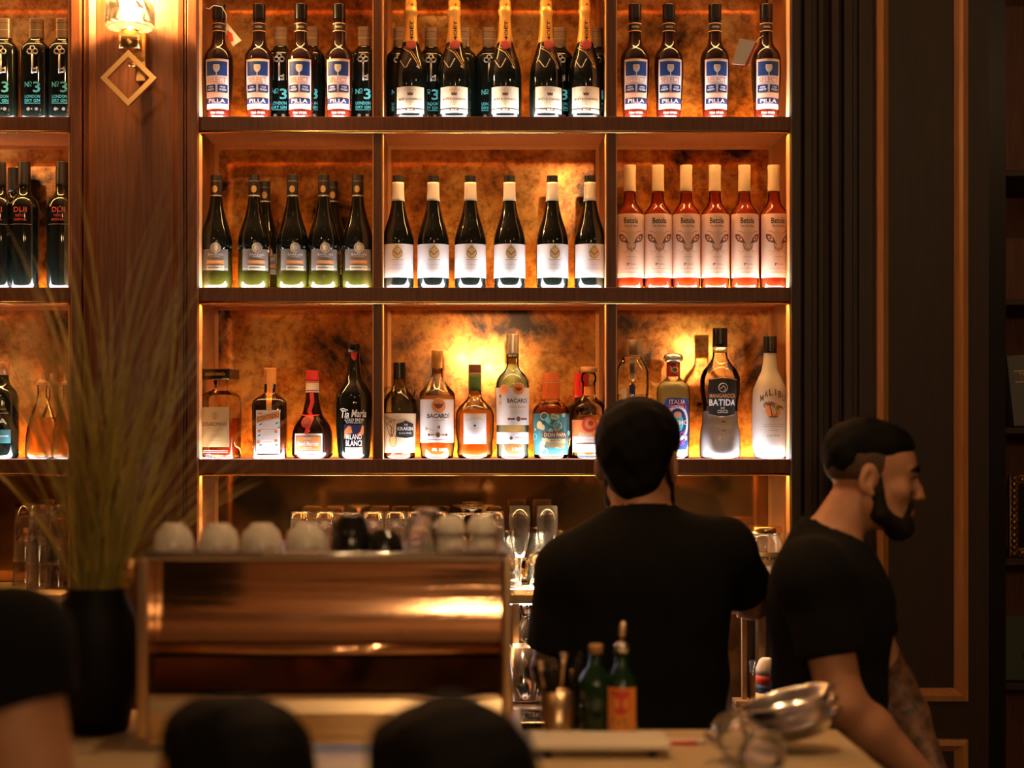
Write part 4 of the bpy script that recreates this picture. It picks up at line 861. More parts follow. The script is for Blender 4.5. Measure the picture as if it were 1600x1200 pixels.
b.prints('lettering', mal+palm+[('t', 'COCONUT RUM', 0, 53, 28, 1.8, 'gold_ink'), ('r', -15, 15, 49.5, 50.3, 'gold_ink'), ('r', -6, 6, 43.5, 44.2, 'gold_ink'), ('t', 'LIQUEUR', 0, 35.5, 18, 3.4, 'gold_ink')])
place(b, 'frosted white coconut liqueur bottle with palm tree print at the shelf end', 'bottle', 1203, 3)
# ---------------------------------------------------------------- glassware on the ledge
LZ = 1.2203
def vessel(name, outer, wall, base, mat='stemware', inverted=False, n=28):
    """outer: (r, z) bottom to rim; makes a real double wall"""
    H = outer[-1][1]
    inner = [(max(r-wall, .002), z) for r, z in outer if z > base]
    inner = [(.001, base), (max(inner[0][0]*.8, .002), base+.001)]+inner
    prof = [(.001, outer[0][1])]+outer+[(inner[-1][0], H)]+inner[::-1]
    v = []; f = []
    for r, z in prof:
        z = H-z if inverted else z
        for i in range(n): a = 2*math.pi*i/n; v.append((r*math.cos(a), r*math.sin(a), z))
    for j in range(len(prof)-1):
        for i in range(n):
            q = (j*n+i, j*n+(i+1) % n, (j+1)*n+(i+1) % n, (j+1)*n+i); f.append(q[::-1] if inverted else q)
    return v, f
def glass_thing(name, label, cat, u, Y, part, v, f, group, mat='stemware', z=LZ):
    r = thing(name, (PX(u, Y), Y, z), 0, label, cat, group); obj(part, v, f, mat, r, True); return r
tum = vessel('t', [(.024, 0), (.027, .004), (.029, .05), (.034, .15), (.0375, .205)], .0022, .022, inverted=True)
me0 = None
TUM = [(470, 'leftmost upturned tall tumbler, above the white cups'), (508, 'second upturned tall tumbler from the left on the ledge'), (583, 'upturned tall tumbler behind the large black cup'), (618, 'upturned tall tumbler right of the large black cup'), (651, 'upturned tall tumbler left of the shot glass reflections'), (683, 'upturned tall tumbler above the steel and glass cups'), (772, 'upturned tall tumbler at the right end of the row, beside the flutes')]
for i, (u, lab) in enumerate(TUM):
    r = thing('highball_glass', (PX(u, 4.15), 4.15, LZ), 0, lab, 'glass', 'upturned tall tumblers')
    if me0 is None: o = obj('tumbler', tum[0], tum[1], 'stemware', r, True); me0 = o.data
    else: o = bpy.data.objects.new('tumbler', me0); COL.objects.link(o); o.parent = r
coupe = vessel('c', [(.032, 0), (.032, .002), (.008, .008), (.004, .02), (.004, .09), (.008, .10), (.030, .125), (.042, .16), (.040, .205)], .0016, .104, inverted=True)
me0 = None
for u, Y, dz, lab in ((543, 4.10, 0, 'upturned stemmed glass left of the large black cup'), (738, 4.16, .012, 'upturned stemmed glass with raised foot, tallest of the row'), (722, 4.08, 0, 'upturned stemmed glass behind the left pair of tall white cups'), (757, 4.08, 0, 'upturned stemmed glass behind the right pair of tall white cups')):
    r = thing('stemmed_glass', (PX(u, Y), Y, LZ), 0, lab, 'glass', 'upturned stemmed glasses')
    if me0 is None: o = obj('bowl_and_foot', coupe[0], coupe[1], 'stemware', r, True); me0 = o.data
    else: o = bpy.data.objects.new('bowl_and_foot', me0); COL.objects.link(o); o.parent = r
    o.scale = (1, 1, 1+dz/.205)
fl = vessel('f', [(.030, 0), (.030, .002), (.007, .006), (.0042, .014), (.0042, .065), (.008, .075), (.020, .105), (.0275, .15), (.029, .185), (.0275, .222)], .0016, .082)
for u, lab in ((812, 'champagne flute, left one of the two upright flutes'), (855, 'champagne flute, right one, beside the bartender\'s shoulder')):
    glass_thing('champagne_flute', lab, 'glass', u, 4.13, 'flute', fl[0], fl[1], 'upright flutes')
mug = vessel('m', [(.030, 0), (.033, .003), (.034, .07), (.036, .145)], .003, .010)
r = glass_thing('glass_mug', 'tall glass mug with a loop handle between the two flutes', 'mug', 843, 4.20, 'mug_body', mug[0], mug[1], None)
MB().tube([(-.034, -.01, .075), (-.05, -.012, .072), (-.058, -.014, .05), (-.054, -.013, .028), (-.034, -.01, .02)], .005, 8).build('handle', 'stemware', r, True)
sm = vessel('s', [(.026, 0), (.030, .003), (.032, .06), (.035, .135)], .0025, .014)
glass_thing('highball_glass', 'upright tumbler left of the flutes, partly behind the coffee machine', 'glass', 797, 4.20, 'tumbler', sm[0], sm[1], None)
glass_thing('highball_glass', 'upright tumbler half hidden by the bartender\'s left shoulder', 'glass', 880, 4.20, 'tumbler', sm[0], sm[1], None)
# left ledge: stacked glasses
for i, (u, z, Y) in enumerate(((62, 0, 4.12), (92, 0, 4.12), (62, .066, 4.12), (92, .066, 4.12), (78, 0, 4.2), (40, .066, 4.2), (40, 0, 4.2))):
    st = vessel('s', [(.024, 0), (.027, .003), (.029, .05), (.034, .15), (.036, .16)], .0022, .02, inverted=True)
    glass_thing('highball_glass', ['upturned glass at the left ledge, front row, left one', 'upturned glass at the left ledge, front row, next to the pilaster', 'glass nested over the left front glass behind the grass', 'glass nested over the right front glass by the pilaster', 'upturned glass in the back row of the left ledge', 'upper nested glass at the far left of the left ledge', 'lower nested glass at the far left of the left ledge'][i], 'glass', u, Y, 'tumbler', st[0], st[1], 'glasses at the left ledge', z=LZ+z)
# tip jar
jar = vessel('j', [(.040, 0), (.045, .004), (.046, .118), (.043, .132), (.038, .140), (.038, .152)], .0025, .005)
r = glass_thing('tip_jar', 'glass tip jar with hand written paper label, right end of the ledge', 'jar', 1196, 4.08, 'jar_body', jar[0], jar[1], None)
MB().lathe([(.041, .1525), (.042, .154), (.042, .168), (.039, .170)], n=28).build('lid', 'brass', r, True)
v = []; f = []
for i in range(13):
    a = -1.1+2.2*i/12
    for z in (.070, .104): v.append((.0468*math.sin(a), -.0468*math.cos(a), z))
    if i: f.append((2*i-2, 2*i, 2*i+1, 2*i-1))
lb = obj('paper_label', v, f, 'cream_paper', r)
mb = MB()
for vv, ff, mm in print_shapes([('t', 'TIPS JAR', 0, .087, .062, .011, 'black_ink', {'slant': .1})]):
    mb.add([(.0472*math.sin(x/.0468), -.0472*math.cos(x/.0468), h) for x, h in vv], ff, mm)
mb.build('print', None, lb)
# red and white curled ribbons
for i, (u, lab) in enumerate(((388, 'curled red and white ribbon bundle, left one behind the cups'), (432, 'curled red and white ribbon bundle beside the first tumbler'))):
    r = thing('ribbon_bundle', (PX(u, 4.05), 4.05, LZ), 0, lab, 'ribbon', 'ribbon bundles'); rr = random.Random(i+5)
    for k in range(7):
        c = Vector((rr.uniform(-.02, .02), rr.uniform(-.015, .015), .06+rr.uniform(0, .055))); pts = []
        for j in range(14): t = j/13; pts.append(c+Vector(((t-.5)*.045+.008*math.cos(t*15), .008*math.sin(t*15), .012*math.sin(t*15+1)+t*.02*(1 if i else -1))))
        MB().tube(pts, .0032, 6).build('ribbon', 'ribbon_red' if k % 2 else 'ribbon_white', r, True)
    MB().lathe([(.022, 0), (.026, .004), (.032, .075), (.033, .078)], n=20).build('holder', 'brass', r, True)
# things on the steel worktop (seen left and right of the bartender)
WZ = .9403
def steel_tin(u, Y, label, h=.16, r0=.03, r1=.043):
    r = thing('shaker_tin', (PX(u, Y), Y, WZ), 0, label, 'shaker', 'steel shaker tins')
    v, f = vessel('x', [(r0, 0), (r0+.002, .004), (r1, h)], .0012, .003); obj('tin', v, f, 'steel', r, True); return r
steel_tin(818, 3.88, 'polished steel shaker tin beside the coffee machine'); steel_tin(838, 3.95, 'second steel shaker tin, just left of the tattooed arm', .13)
r = thing('cocktail_shaker', (PX(826, 4.02), 4.02, WZ), 0, 'tall polished cocktail shaker with knob lid on the steel worktop', 'shaker')
MB().lathe([(.030, 0), (.033, .004), (.042, .15), (.042, .152)], n=28).build('tin', 'steel', r, True)
MB().lathe([(.042, .1525), (.040, .17), (.022, .20), (.018, .215), (.018, .22)], n=28).build('strainer_top', 'steel', r, True)
MB().lathe([(.019, .2205), (.019, .25), (.012, .262), (.006, .266), (.008, .275), (.004, .282)], n=24).build('lid', 'steel', r, True)
r = thing('ice_scoop', (PX(832, 3.80), 3.80, WZ), 0, 'steel ice scoop lying on the worktop by the machine', 'scoop')
mb = MB(); v = []; f = []
for i in range(9):
    for j in range(7):
        a = math.pi*j/6; w = .028*(.55+.45*math.sin(min(1, i/6)*1.57)); v.append((-.05+.011*i, -w*math.cos(a), .03-w*.9*math.sin(a)))
for i in range(8):
    for j in range(6): f.append((i*7+j, i*7+j+1, i*7+j+8, i*7+j+7))
obj('bowl', v, f, 'steel', r, True); MB().tube([(-.05, 0, .02), (-.09, 0, .04), (-.13, 0, .05)], .006).build('handle', 'steel', r, True)
r = thing('stand_in_napkin', (PX(905, 3.9), 3.9, WZ), 0, 'folded orange napkin standing on the worktop past the bartender\'s arm', 'napkin')  # cloth made up where something lit and orange shows through the gap
z1 = PZ(1012, 3.9)-WZ; z0 = PZ(1046, 3.9)-WZ
MB().lathe([(.018, 0), (.020, .004), (.024, z0+.01)], n=18).build('cup', 'white_china', r, True)
obj('cloth', [(-.022, 0, z0), (.02, -.012, z0-.005), (.024, .01, z1-.02), (.0, -.01, z1), (-.02, .008, z1-.03), (0, -.02, z0)], [(0, 5, 3, 4), (5, 1, 2, 3), (0, 4, 2, 1)], 'orange_cloth', r)
# right of the bartender
r = thing('tablet_stand', (PX(1160, 3.95), 3.95, WZ), 0, 'slim wooden frame standing on the worktop between the two men', 'stand')
h0 = PZ(954, 3.95)-WZ
box('upright', -.002, .010, -.008, .008, .012, h0, 'cork', r, .001); box('top_arm', -.014, -.0021, -.008, .008, h0-.018, h0, 'cork', r, .001); box('foot', -.022, .020, -.03, .03, 0, .0119, 'cork', r, .002)
g = vessel('g', [(.022, 0), (.024, .003), (.027, .11)], .002, .008)
r = glass_thing('drink_glass', 'small glass of golden drink between the two men', 'glass', 1187, 3.95, 'tumbler', g[0], g[1], None, z=WZ)
MB().lathe([(.02, .0085), (.0218, .012), (.0236, .08), (.0236, .0805)], n=24).build('drink', 'amber_drink', r, True)
r = thing('soda_can', (PX(1197, 3.86), 3.86, WZ), 0, 'white red and blue bottle standing right of the bartender', 'bottle')
hh = PZ(1028, 3.86)-WZ
MB().lathe([(.024, 0), (.026, .004), (.026, hh*.34)], n=24).build('lower_body', 'tan_paper', r, True); MB().lathe([(.026, hh*.341), (.026, hh*.5)], n=24).build('blue_band', 'blue_ink', r, True)
MB().lathe([(.026, hh*.501), (.026, hh*.68)], n=24).build('red_band', 'red_ink', r, True); MB().lathe([(.026, hh*.681), (.026, hh*.8), (.018, hh*.95), (.012, hh)], n=24).build('white_top', 'white_paper', r, True)

# ---------------------------------------------------------------- front bar
BZ = 1.10
bar = thing('bar_counter', (0, 2.5, 0), 0, 'pale stone topped bar counter in the foreground', 'bar counter')
box('bar_top', -2.6, .66, -.38, .30, BZ-.045, BZ, 'bar_stone', bar, .004)
box('machine_platform', -2.6, .085, .3001, .50, BZ-.045, BZ, 'bar_stone', bar, .004)
box('bar_body', -2.6, .64, -.12, .28, 0, BZ-.0451, 'wood_dark', bar)
for i in range(6): box('front_panel', -2.58+.51*i, -2.10+.51*i, -.14, -.1201, .12, BZ-.08, 'wood', bar, .006)
# espresso machine (customer side panel)
MY = 2.62; mx0, mx1 = PX(215, MY), PX(801, MY); mc = (mx0+mx1)/2; mw = (mx1-mx0)/2
em = thing('espresso_machine', (mc, MY, BZ), 0, 'polished copper espresso machine with cups on top, on the bar', 'coffee machine')
def mz(v): return PZ(v, MY)-BZ
box('body', -mw+.02, mw-.02, .06, .34, .03, mz(876), 'black_metal', em)
for x in (-mw+.06, mw-.06):
    for y in (.08, .30): MB().lathe([(.018, .0003), (.022, .004), (.02, .03)], (x, y, 0), 18).build('foot', 'black_metal', em, True)
for s_, (a, b_) in ((-1, (215, 233)), (1, (785, 801))):
    box('side_frame', PX(a, MY)-mc, PX(b_, MY)-mc, -.012, .36, .02, mz(872), 'champagne_metal', em, .005)
v = []; f = []; n = 14; y = .052; zt, zb = mz(882), mz(1006)
prof = []
for i in range(n+1):
    t = i/n; z = zt+(zb-zt)*t; prof.append((y, z)); y -= (zt-zb)/n*math.tan(math.radians(1+30*t**2.4))
for sx_ in (-mw+.021, mw-.019):
    for yy, z in prof: v.append((sx_, yy, z))
f = [(i, i+1, n+1+i+1, n+1+i) for i in range(n)]
obj('upper_panel', v, f, 'copper', em, True)
MB().tube([(-mw+.02, prof[-1][0]-.006, mz(1018)), (mw-.018, prof[-1][0]-.006, mz(1018))], .0105, 14).build('ledge_rail', 'copper', em, True)
box('middle_panel', -mw+.021, mw-.019, .020, .03, mz(1083), mz(1030), 'dark_copper', em)
v = []; f = []
pr = [(-.002, mz(1085)), (-.010, mz(1092)), (-.014, mz(1112)), (-.012, mz(1134)), (.004, mz(1138)), (.004, mz(1150)), (-.006, mz(1152)), (-.006, mz(1162))]
for sx_ in (-mw+.021, mw-.019): v += [(sx_, a, b_) for a, b_ in pr]
f = [(i, i+1, len(pr)+i+1, len(pr)+i) for i in range(len(pr)-1)]
obj('lower_panel', v, f, 'champagne_metal', em)
box('cup_tray', -mw+.002, mw-.002, -.004, .36, mz(876)+.0005, mz(869), 'steel', em, .003)
MB().tube([(-mw+.01, .0, mz(866)), (mw-.01, .0, mz(866))], .004, 8).build('tray_rail', 'steel', em, True)
MB().lathe([(.003, -.02), (.010, -.018), (.012, 0), (.008, .012), (.002, .014)], (-mw-.012, -.0, mz(885)), 14).build('steam_knob', 'brass', em, True)
MB().tube([(-mw-.014, 0, mz(888)), (-mw-.02, 0, mz(905)), (-mw-.022, 0, mz(918))], .004, 8).build('steam_wand', 'brass', em, True)
TZ = PZ(869, MY)+.0004
def cup(u, Y, r0, r1, h, mat, label, group, mark=True, z=0.0, handle=2.4):
    o = thing('coffee_cup', (PX(u, Y), Y, TZ+z), 0, label, 'cup', group)
    v, f = vessel('c', [(r0*.8, 0), (r0, .002), (r0*1.05, .005), (r1*.82, h*.28), (r1*.95, h*.58), (r1, h*.9), (r1, h)], .003, .005, inverted=True); obj('cup_body', v, f, mat, o, True)
    c, s = math.cos(handle), math.sin(handle)
    MB().tube([(c*q*r1, s*q*r1, h*zz_) for q, zz_ in ((.86, .30), (1.25, .22), (1.38, .42), (1.22, .66), (.80, .70))], .004, 7).build('handle', mat, o, True)
    if mark:
        mb = MB(); rr = r1*1.0
        for vv, ff, mm in print_shapes([('t', 'ROCCA', 0, 0, .028, .007, 'dark_red')]):
            mb.add([((r1*.995+.001)*math.sin(x/r1+.35), -(r1*.995+.001)*math.cos(x/r1+.35), h*.17+y_) for x, y_ in vv], ff, mm)
        mb.build('print', None, o)
    return o
for i, u in enumerate((271, 342, 409, 479)):
    cup(u, 2.72, .020, .037, .050, 'white_china', ['wide white cup upside down, leftmost on the coffee machine', 'wide white cup upside down, second on the coffee machine', 'wide white cup upside down, third on the coffee machine', 'wide white cup upside down beside the large black cup'][i], 'wide white cups')
cup(549, 2.74, .022, .037, .064, 'black_china', 'large black cup upside down on the coffee machine', None, False)
cup(601, 2.72, .018, .034, .040, 'black_china', 'small black cup upside down next to the large black cup', None, False)
for i, u in enumerate((704, 752)):
    for k in range(2):
        cup(u, 2.73, .017, .026, .031, 'white_china', [['lower tall white cup, left stack on the coffee machine', 'upper tall white cup, left stack on the coffee machine'], ['lower tall white cup, right stack on the coffee machine', 'upper tall white cup, right stack on the coffee machine']][i][k], 'stacked white cups', k == 0, k*.0315, 1.2)
v, f = vessel('sg', [(.017, 0), (.019, .003), (.024, .062)], .002, .012, inverted=True)
r = thing('shot_glass', (PX(655, 2.70), 2.70, TZ), 0, 'small upturned shot glass between black and white cups', 'glass'); obj('glass_body', v, f, 'stemware', r, True)
r = thing('steel_jigger', (PX(668, 2.78), 2.78, TZ), 0, 'steel jigger standing behind the shot glass on the coffee machine', 'jigger')
MB().lathe([(.019, 0), (.020, .002), (.009, .034), (.009, .036), (.021, .072), (.020, .072)], n=24).build('jigger_body', 'steel', r, True)

# items right of the machine on the bar
def bar_bottle(u, Y, label, prof, mat, lab=None):
    r = thing('pourer_bottle', (PX(u, Y), Y, BZ+.0004), 0, label, 'bottle')
    MB().lathe(prof, n=28).build('glass', mat, r, True); return r
pbr('green_glass', (.006, .028, .012), .08, spec=.6)
k_ = 2.74/FPX
r = bar_bottle(931, 2.76, 'dark green bottle with cork top on the bar, left of the pourer bottle', [(24*k_, 0), (26*k_, 4*k_), (26*k_, 78*k_), (23*k_, 90*k_), (11*k_, 106*k_), (9*k_, 116*k_), (9*k_, 126*k_)], 'green_glass')
MB().lathe([(10.5*k_, 126.5*k_), (11*k_, 138*k_), (10*k_, 140*k_)], n=18).build('cork_cap', 'cork', r, True)
r = bar_bottle(972, 2.74, 'green bottle with red label and metal pourer on the bar', [(22*k_, 0), (24*k_, 4*k_), (24*k_, 78*k_), (20*k_, 92*k_), (11*k_, 106*k_), (9.5*k_, 116*k_), (9.5*k_, 130*k_)], 'green_glass')
v = []; f = []
for i in range(13):
    a = -1.25+2.2*i/12
    for z in (12, 78): v.append((24.5*k_*math.sin(a), -24.5*k_*math.cos(a), z*k_))
    if i: f.append((2*i-2, 2*i, 2*i+1, 2*i-1))
lb = obj('label', v, f, 'orange_cloth', r); mb = MB()
for vv, ff, mm in print_shapes([('d', 0, 54, 15, 17, 'red_ink'), ('p', [(-20, 14), (-14, 32), (-2, 24), (6, 34), (10, 14)], 'green_ink'), ('r', -18, 14, 66, 74, 'red_ink')]):
    mb.add([(24.9*k_*math.sin(x/24.5-.15), -24.9*k_*math.cos(x/24.5-.15), h*k_) for x, h in vv], ff, mm)
mb.build('print', None, lb)
MB().lathe([(11*k_, 130.3*k_), (11*k_, 142*k_), (8*k_, 146*k_)], n=18).build('pourer_collar', 'steel', r, True)
MB().tube([(0, 0, 146*k_), (0, 0, 158*k_), (2*k_, 0, 172*k_), (3*k_, 0, 178*k_)], [.005, .0065, .006, .003], 10).build('pourer_spout', 'champagne_metal', r, True)
r = thing('utensil_cup', (PX(872, 2.74), 2.74, BZ+.0004), 0, 'brass cup filled with bar tools beside the green bottles', 'cup')
v, f = vessel('u', [(23*k_, 0), (24*k_, 3*k_), (26*k_, 70*k_)], .0015, .004); obj('cup_body', v, f, 'champagne_metal', r, True)
rr = random.Random(2)
for i in range(16):
    a = rr.uniform(0, 6.28); q = Vector((.012*math.cos(a), .012*math.sin(a), .01)); e = Vector((.040*math.cos(a+.4), .03*math.sin(a), (98+rr.uniform(0, 34))*k_))
    o = MB().tube([q, q.lerp(e, .8), e], [.003, .003, .0075 if i % 2 else .003], 7).build('bar_tool', 'champagne_metal' if i % 6 == 1 else 'black_metal', r, True)
# white tray / chopping board
r = thing('serving_board', (PX(935, 2.60), 2.60, BZ), 0, 'pale serving board lying on the bar in front of the green bottles', 'board')
w_ = PX(1042, 2.6)-PX(825, 2.6)
box('board', -w_/2, w_/2, -.055, .055, .014, .026, 'tray_white', r, .004)
for x in (-w_/2+.03, w_/2-.03):
    for y in (-.035, .035): MB().lathe([(.006, .0003), (.007, .014)], (x, y, 0), 10).build('foot', 'black_metal', r)
r = thing('wrapped_straws', (PX(1063, 2.66), 2.66, BZ), 0, 'red and white wrapped straws lying beside the serving board', 'straws')
MB().tube([(-.045, 0, .004), (.03, .002, .004)], .0035, 8).build('straw', 'ribbon_red', r, True); MB().tube([(-.03, .012, .0045), (.045, .006, .0045)], .004, 8).build('straw', 'ribbon_white', r, True)
# glass jug lying tilted, and stack of three ribbed steel bowls
r = thing('glass_jug', (PX(1135, 2.56), 2.56, BZ+.0455), 0, 'clear glass jug lying on its side on the bar', 'jug')
v, f = vessel('j', [(.030, 0), (.036, .004), (.040, .05), (.038, .095), (.043, .115)], .004, .008)
ob = obj('jug_body', v, f, 'stemware', r, True); hd = MB().tube([(-.038, 0, .09), (-.062, 0, .085), (-.066, 0, .055), (-.058, 0, .03), (-.037, 0, .025)], .0055, 8).build('handle', 'stemware', r, True)
r.rotation_euler = (math.radians(100), math.radians(8), math.radians(25))
NB = 40
for k in range(3):
    r = thing('ribbed_bowl', (PX(1248-6*k, 2.62), 2.62, BZ+.024+.019*k), 0, ['lowest of three stacked ribbed metal bowls at the bar\'s right', 'middle of three stacked ribbed metal bowls on the bar', 'topmost of three stacked ribbed metal bowls on the bar'][k], 'bowl', 'stacked ribbed bowls')
    v = []; f = []; rows = [(q_*1.12, z_*.62) for q_, z_ in ((.030, 0), (.046, .004), (.060, .020), (.072, .044), (.076, .047), (.074, .049), (.069, .045), (.057, .022), (.043, .007), (.001, .0045))]
    for j, (q, z) in enumerate(rows):
        for i in range(NB):
            a = 2*math.pi*i/NB; w2 = q*(1-.035*(i % 2)*(1 if 1 < j < 8 else 0)); v.append((w2*math.cos(a)*1.0, w2*math.sin(a)*.62, z))
    for j in range(len(rows)-1):
        for i in range(NB): f.append((j*NB+i, j*NB+(i+1) % NB, (j+1)*NB+(i+1) % NB, (j+1)*NB+i))
    f.append(tuple(range(NB))[::-1]); obj('bowl_shell', v, f, 'steel', r, True); r.rotation_euler = (math.radians(4), math.radians(-15), 0)

# tall grass in a dark vase, left on the bar
GX, GY = PX(152, 2.78), 2.78
gp = thing('potted_grass', (GX, GY, BZ+.0004), 0, 'tall olive ornamental grass in a black vase, left of the coffee machine', 'plant')
MB().lathe([(.045, 0), (.055, .004), (.075, .10), (.07, .20), (.05, .25), (.054, .262), (.048, .262), (.044, .25), (.06, .2), (.001, .19)], n=28).build('vase', 'vase_clay', gp, True)
blades = []
rg = random.Random(11)
for k in range(26):
    pts = []; H = rg.uniform(.46, .88); bend = rg.uniform(.04, .22); wd = rg.uniform(.0030, .0060)
    v = []; f = []
    for j in range(12):
        t = j/11; x = bend*t**2; z = H*t*(1-.06*t); w = wd*(1-t)**.5*(1 if t > .05 else .8)+.0004
        v += [(x, -w, z), (x+w*.35, 0, z), (x, w, z)]
        if j: f += [(3*j-3, 3*j-2, 3*j+1, 3*j), (3*j-2, 3*j-1, 3*j+2, 3*j+1)]
    me = bpy.data.meshes.new('leaf'); me.from_pydata(v, [], f); me.materials.append(MATS['grass_leaf']); me.polygons.foreach_set('use_smooth', [True]*len(f)); blades.append(me)
for k in range(170):
    o = bpy.data.objects.new('leaf', blades[k % 26]); COL.objects.link(o); o.parent = gp
    a = rg.uniform(0, 6.283); q = rg.uniform(.0, .036); tilt = rg.gauss(.04, .17) if k % 3 else rg.uniform(-.40, .58)
    o.location = (q*math.cos(a), q*math.sin(a)*.8, .195); sc_ = rg.uniform(.75, 1.12)*(1-.25*min(1, abs(tilt)/.5)); o.scale = (1, 1, sc_)
    rot = rg.choice([rg.uniform(-.7, .7), math.pi+rg.uniform(-.7, .7)])
    o.rotation_mode = 'QUATERNION'
    o.rotation_quaternion = Matrix.Rotation(tilt, 4, 'Y').to_quaternion() @ Matrix.Rotation(rg.gauss(0, .08), 4, 'X').to_quaternion() @ Matrix.Rotation(rot, 4, 'Z').to_quaternion()
# ---------------------------------------------------------------- people: smooth solids blended in a distance field, meshed with surface nets
class Field:
    def __init__(s, lo, hi, h):
        s.lo = np.array(lo, float)-3*h; s.h = h; s.n = np.ceil((np.array(hi, float)+3*h-s.lo)/h).astype(int)+1
        s.f = np.full(s.n, 1.0, np.float32)
    def _sl(s, lo, hi):
        a = np.clip(np.floor((np.array(lo)-s.lo)/s.h).astype(int), 0, s.n); b = np.clip(np.ceil((np.array(hi)-s.lo)/s.h).astype(int)+1, 0, s.n)
        if np.any(b <= a): return None
        sl = tuple(slice(i, j) for i, j in zip(a, b))
        g = [(s.lo[i]+s.h*np.arange(a[i], b[i])).astype(np.float32) for i in range(3)]
        return sl, g[0][:, None, None], g[1][None, :, None], g[2][None, None, :]
    def _mix(s, sl, d, k, op):
        a = s.f[sl]
        if op == 'u':
            t = np.clip(.5+.5*(a-d)/k, 0, 1); s.f[sl] = a*(1-t)+d*t-k*t*(1-t)
        elif op == 's':
            t = np.clip(.5-.5*(a+d)/k, 0, 1); s.f[sl] = a*(1-t)-d*t+k*t*(1-t)
    def cone(s, p, q, r1, r2, k=.012, op='u', clip=None, flat=None):
        p, q = np.array(p, float), np.array(q, float); m = max(r1, r2)+k*2+s.h*3
        z = s._sl(np.minimum(p, q)-m, np.maximum(p, q)+m)
        if z is None: return
        sl, X, Y, Z = z; d = q-p; L = max(float(d @ d), 1e-9)
        t = ((X-p[0])*d[0]+(Y-p[1])*d[1]+(Z-p[2])*d[2])/L; tc = np.clip(t, 0, 1)
        dist = np.sqrt((X-p[0]-tc*d[0])**2+(Y-p[1]-tc*d[1])**2+(Z-p[2]-tc*d[2])**2)-(r1+(r2-r1)*tc)
        if clip: dist = np.maximum(dist, (t-1)*math.sqrt(L))
        s._mix(sl, dist, k, op)
    def ell(s, c, r, R=None, k=.015, op='u'):
        c = np.array(c, float); r = np.array(r, float); m = r.max()+k*2+s.h*3
        z = s._sl(c-m, c+m)
        if z is None: return
        sl, X, Y, Z = z; x, y, zz_ = X-c[0], Y-c[1], Z-c[2]
        if R is not None: R = np.array(R); x, y, zz_ = R[0, 0]*x+R[1, 0]*y+R[2, 0]*zz_, R[0, 1]*x+R[1, 1]*y+R[2, 1]*zz_, R[0, 2]*x+R[1, 2]*y+R[2, 2]*zz_
        k0 = np.sqrt((x/r[0])**2+(y/r[1])**2+(zz_/r[2])**2); k1 = np.sqrt((x/r[0]**2)**2+(y/r[1]**2)**2+(zz_/r[2]**2)**2)
        s._mix(sl, (k0*(k0-1)/np.maximum(k1, 1e-6)).astype(np.float32), k, op)
    def wrinkle(s, amp, freq, seed=0):
        g = [(s.lo[i]+s.h*np.arange(s.n[i])).astype(np.float32) for i in range(3)]
        X, Y, Z = g[0][:, None, None], g[1][None, :, None], g[2][None, None, :]
        s.f += amp*(np.sin(freq*(X+.6*Z)+seed)*np.sin(freq*.8*(Y-.5*Z)+1.3*seed)+.5*np.sin(freq*2.1*(.4*X+Z)+2*seed)*np.sin(freq*1.7*(X-Y)))
    def below(s, z0, n=(0, 0, 1)):                         # cut away everything with p.n > z0
        g = [(s.lo[i]+s.h*np.arange(s.n[i])).astype(np.float32) for i in range(3)]
        s.f = np.maximum(s.f, g[0][:, None, None]*n[0]+g[1][None, :, None]*n[1]+g[2][None, None, :]*n[2]-z0)
    def mesh(s):
        f = s.f; ins = f < 0
        nx, ny, nz = f.shape
        cnt = np.zeros((nx-1, ny-1, nz-1), np.int8)
        for dx in (0, 1):
            for dy in (0, 1):
                for dz in (0, 1): cnt += ins[dx:nx-1+dx, dy:ny-1+dy, dz:nz-1+dz]
        I = np.argwhere((cnt > 0) & (cnt < 8))
        idx = np.full(cnt.shape, -1, np.int32); idx[tuple(I.T)] = np.arange(len(I))
        acc = np.zeros((len(I), 3)); num = np.zeros(len(I))
        C = [(a, b, c) for a in (0, 1) for b in (0, 1) for c in (0, 1)]
        for a in C:
            for ax in range(3):
                if a[ax]: continue
                b = list(a); b[ax] = 1
                va = f[I[:, 0]+a[0], I[:, 1]+a[1], I[:, 2]+a[2]]; vb = f[I[:, 0]+b[0], I[:, 1]+b[1], I[:, 2]+b[2]]
                m = (va < 0) != (vb < 0); t = np.where(m, va/np.where(m, va-vb, 1), 0)
                p = np.array(a, float)[None, :].repeat(len(I), 0); p[:, ax] += t
                acc += np.where(m[:, None], p, 0); num += m
        V = (I+acc/np.maximum(num, 1)[:, None])*s.h+s.lo
        F = []
        for ax in range(3):
            u, w = [(1, 2), (2, 0), (0, 1)][ax]
            sl0 = [slice(None)]*3; sl1 = [slice(None)]*3; sl0[ax] = slice(0, -1); sl1[ax] = slice(1, None)
            for sl in (sl0, sl1): sl[u] = slice(1, -1); sl[w] = slice(1, -1)
            A, B = ins[tuple(sl0)], ins[tuple(sl1)]
            E = np.argwhere(A != B)
            if not len(E): continue
            flip = A[tuple(E.T)]
            E[:, u] += 1; E[:, w] += 1
            q = []
            for du, dw in ((-1, -1), (0, -1), (0, 0), (-1, 0)):
                e = E.copy(); e[:, u] += du; e[:, w] += dw; q.append(idx[tuple(e.T)])
            q = np.stack(q, 1); q[~flip] = q[~flip][:, ::-1]; F.append(q)
        return V, np.concatenate(F)
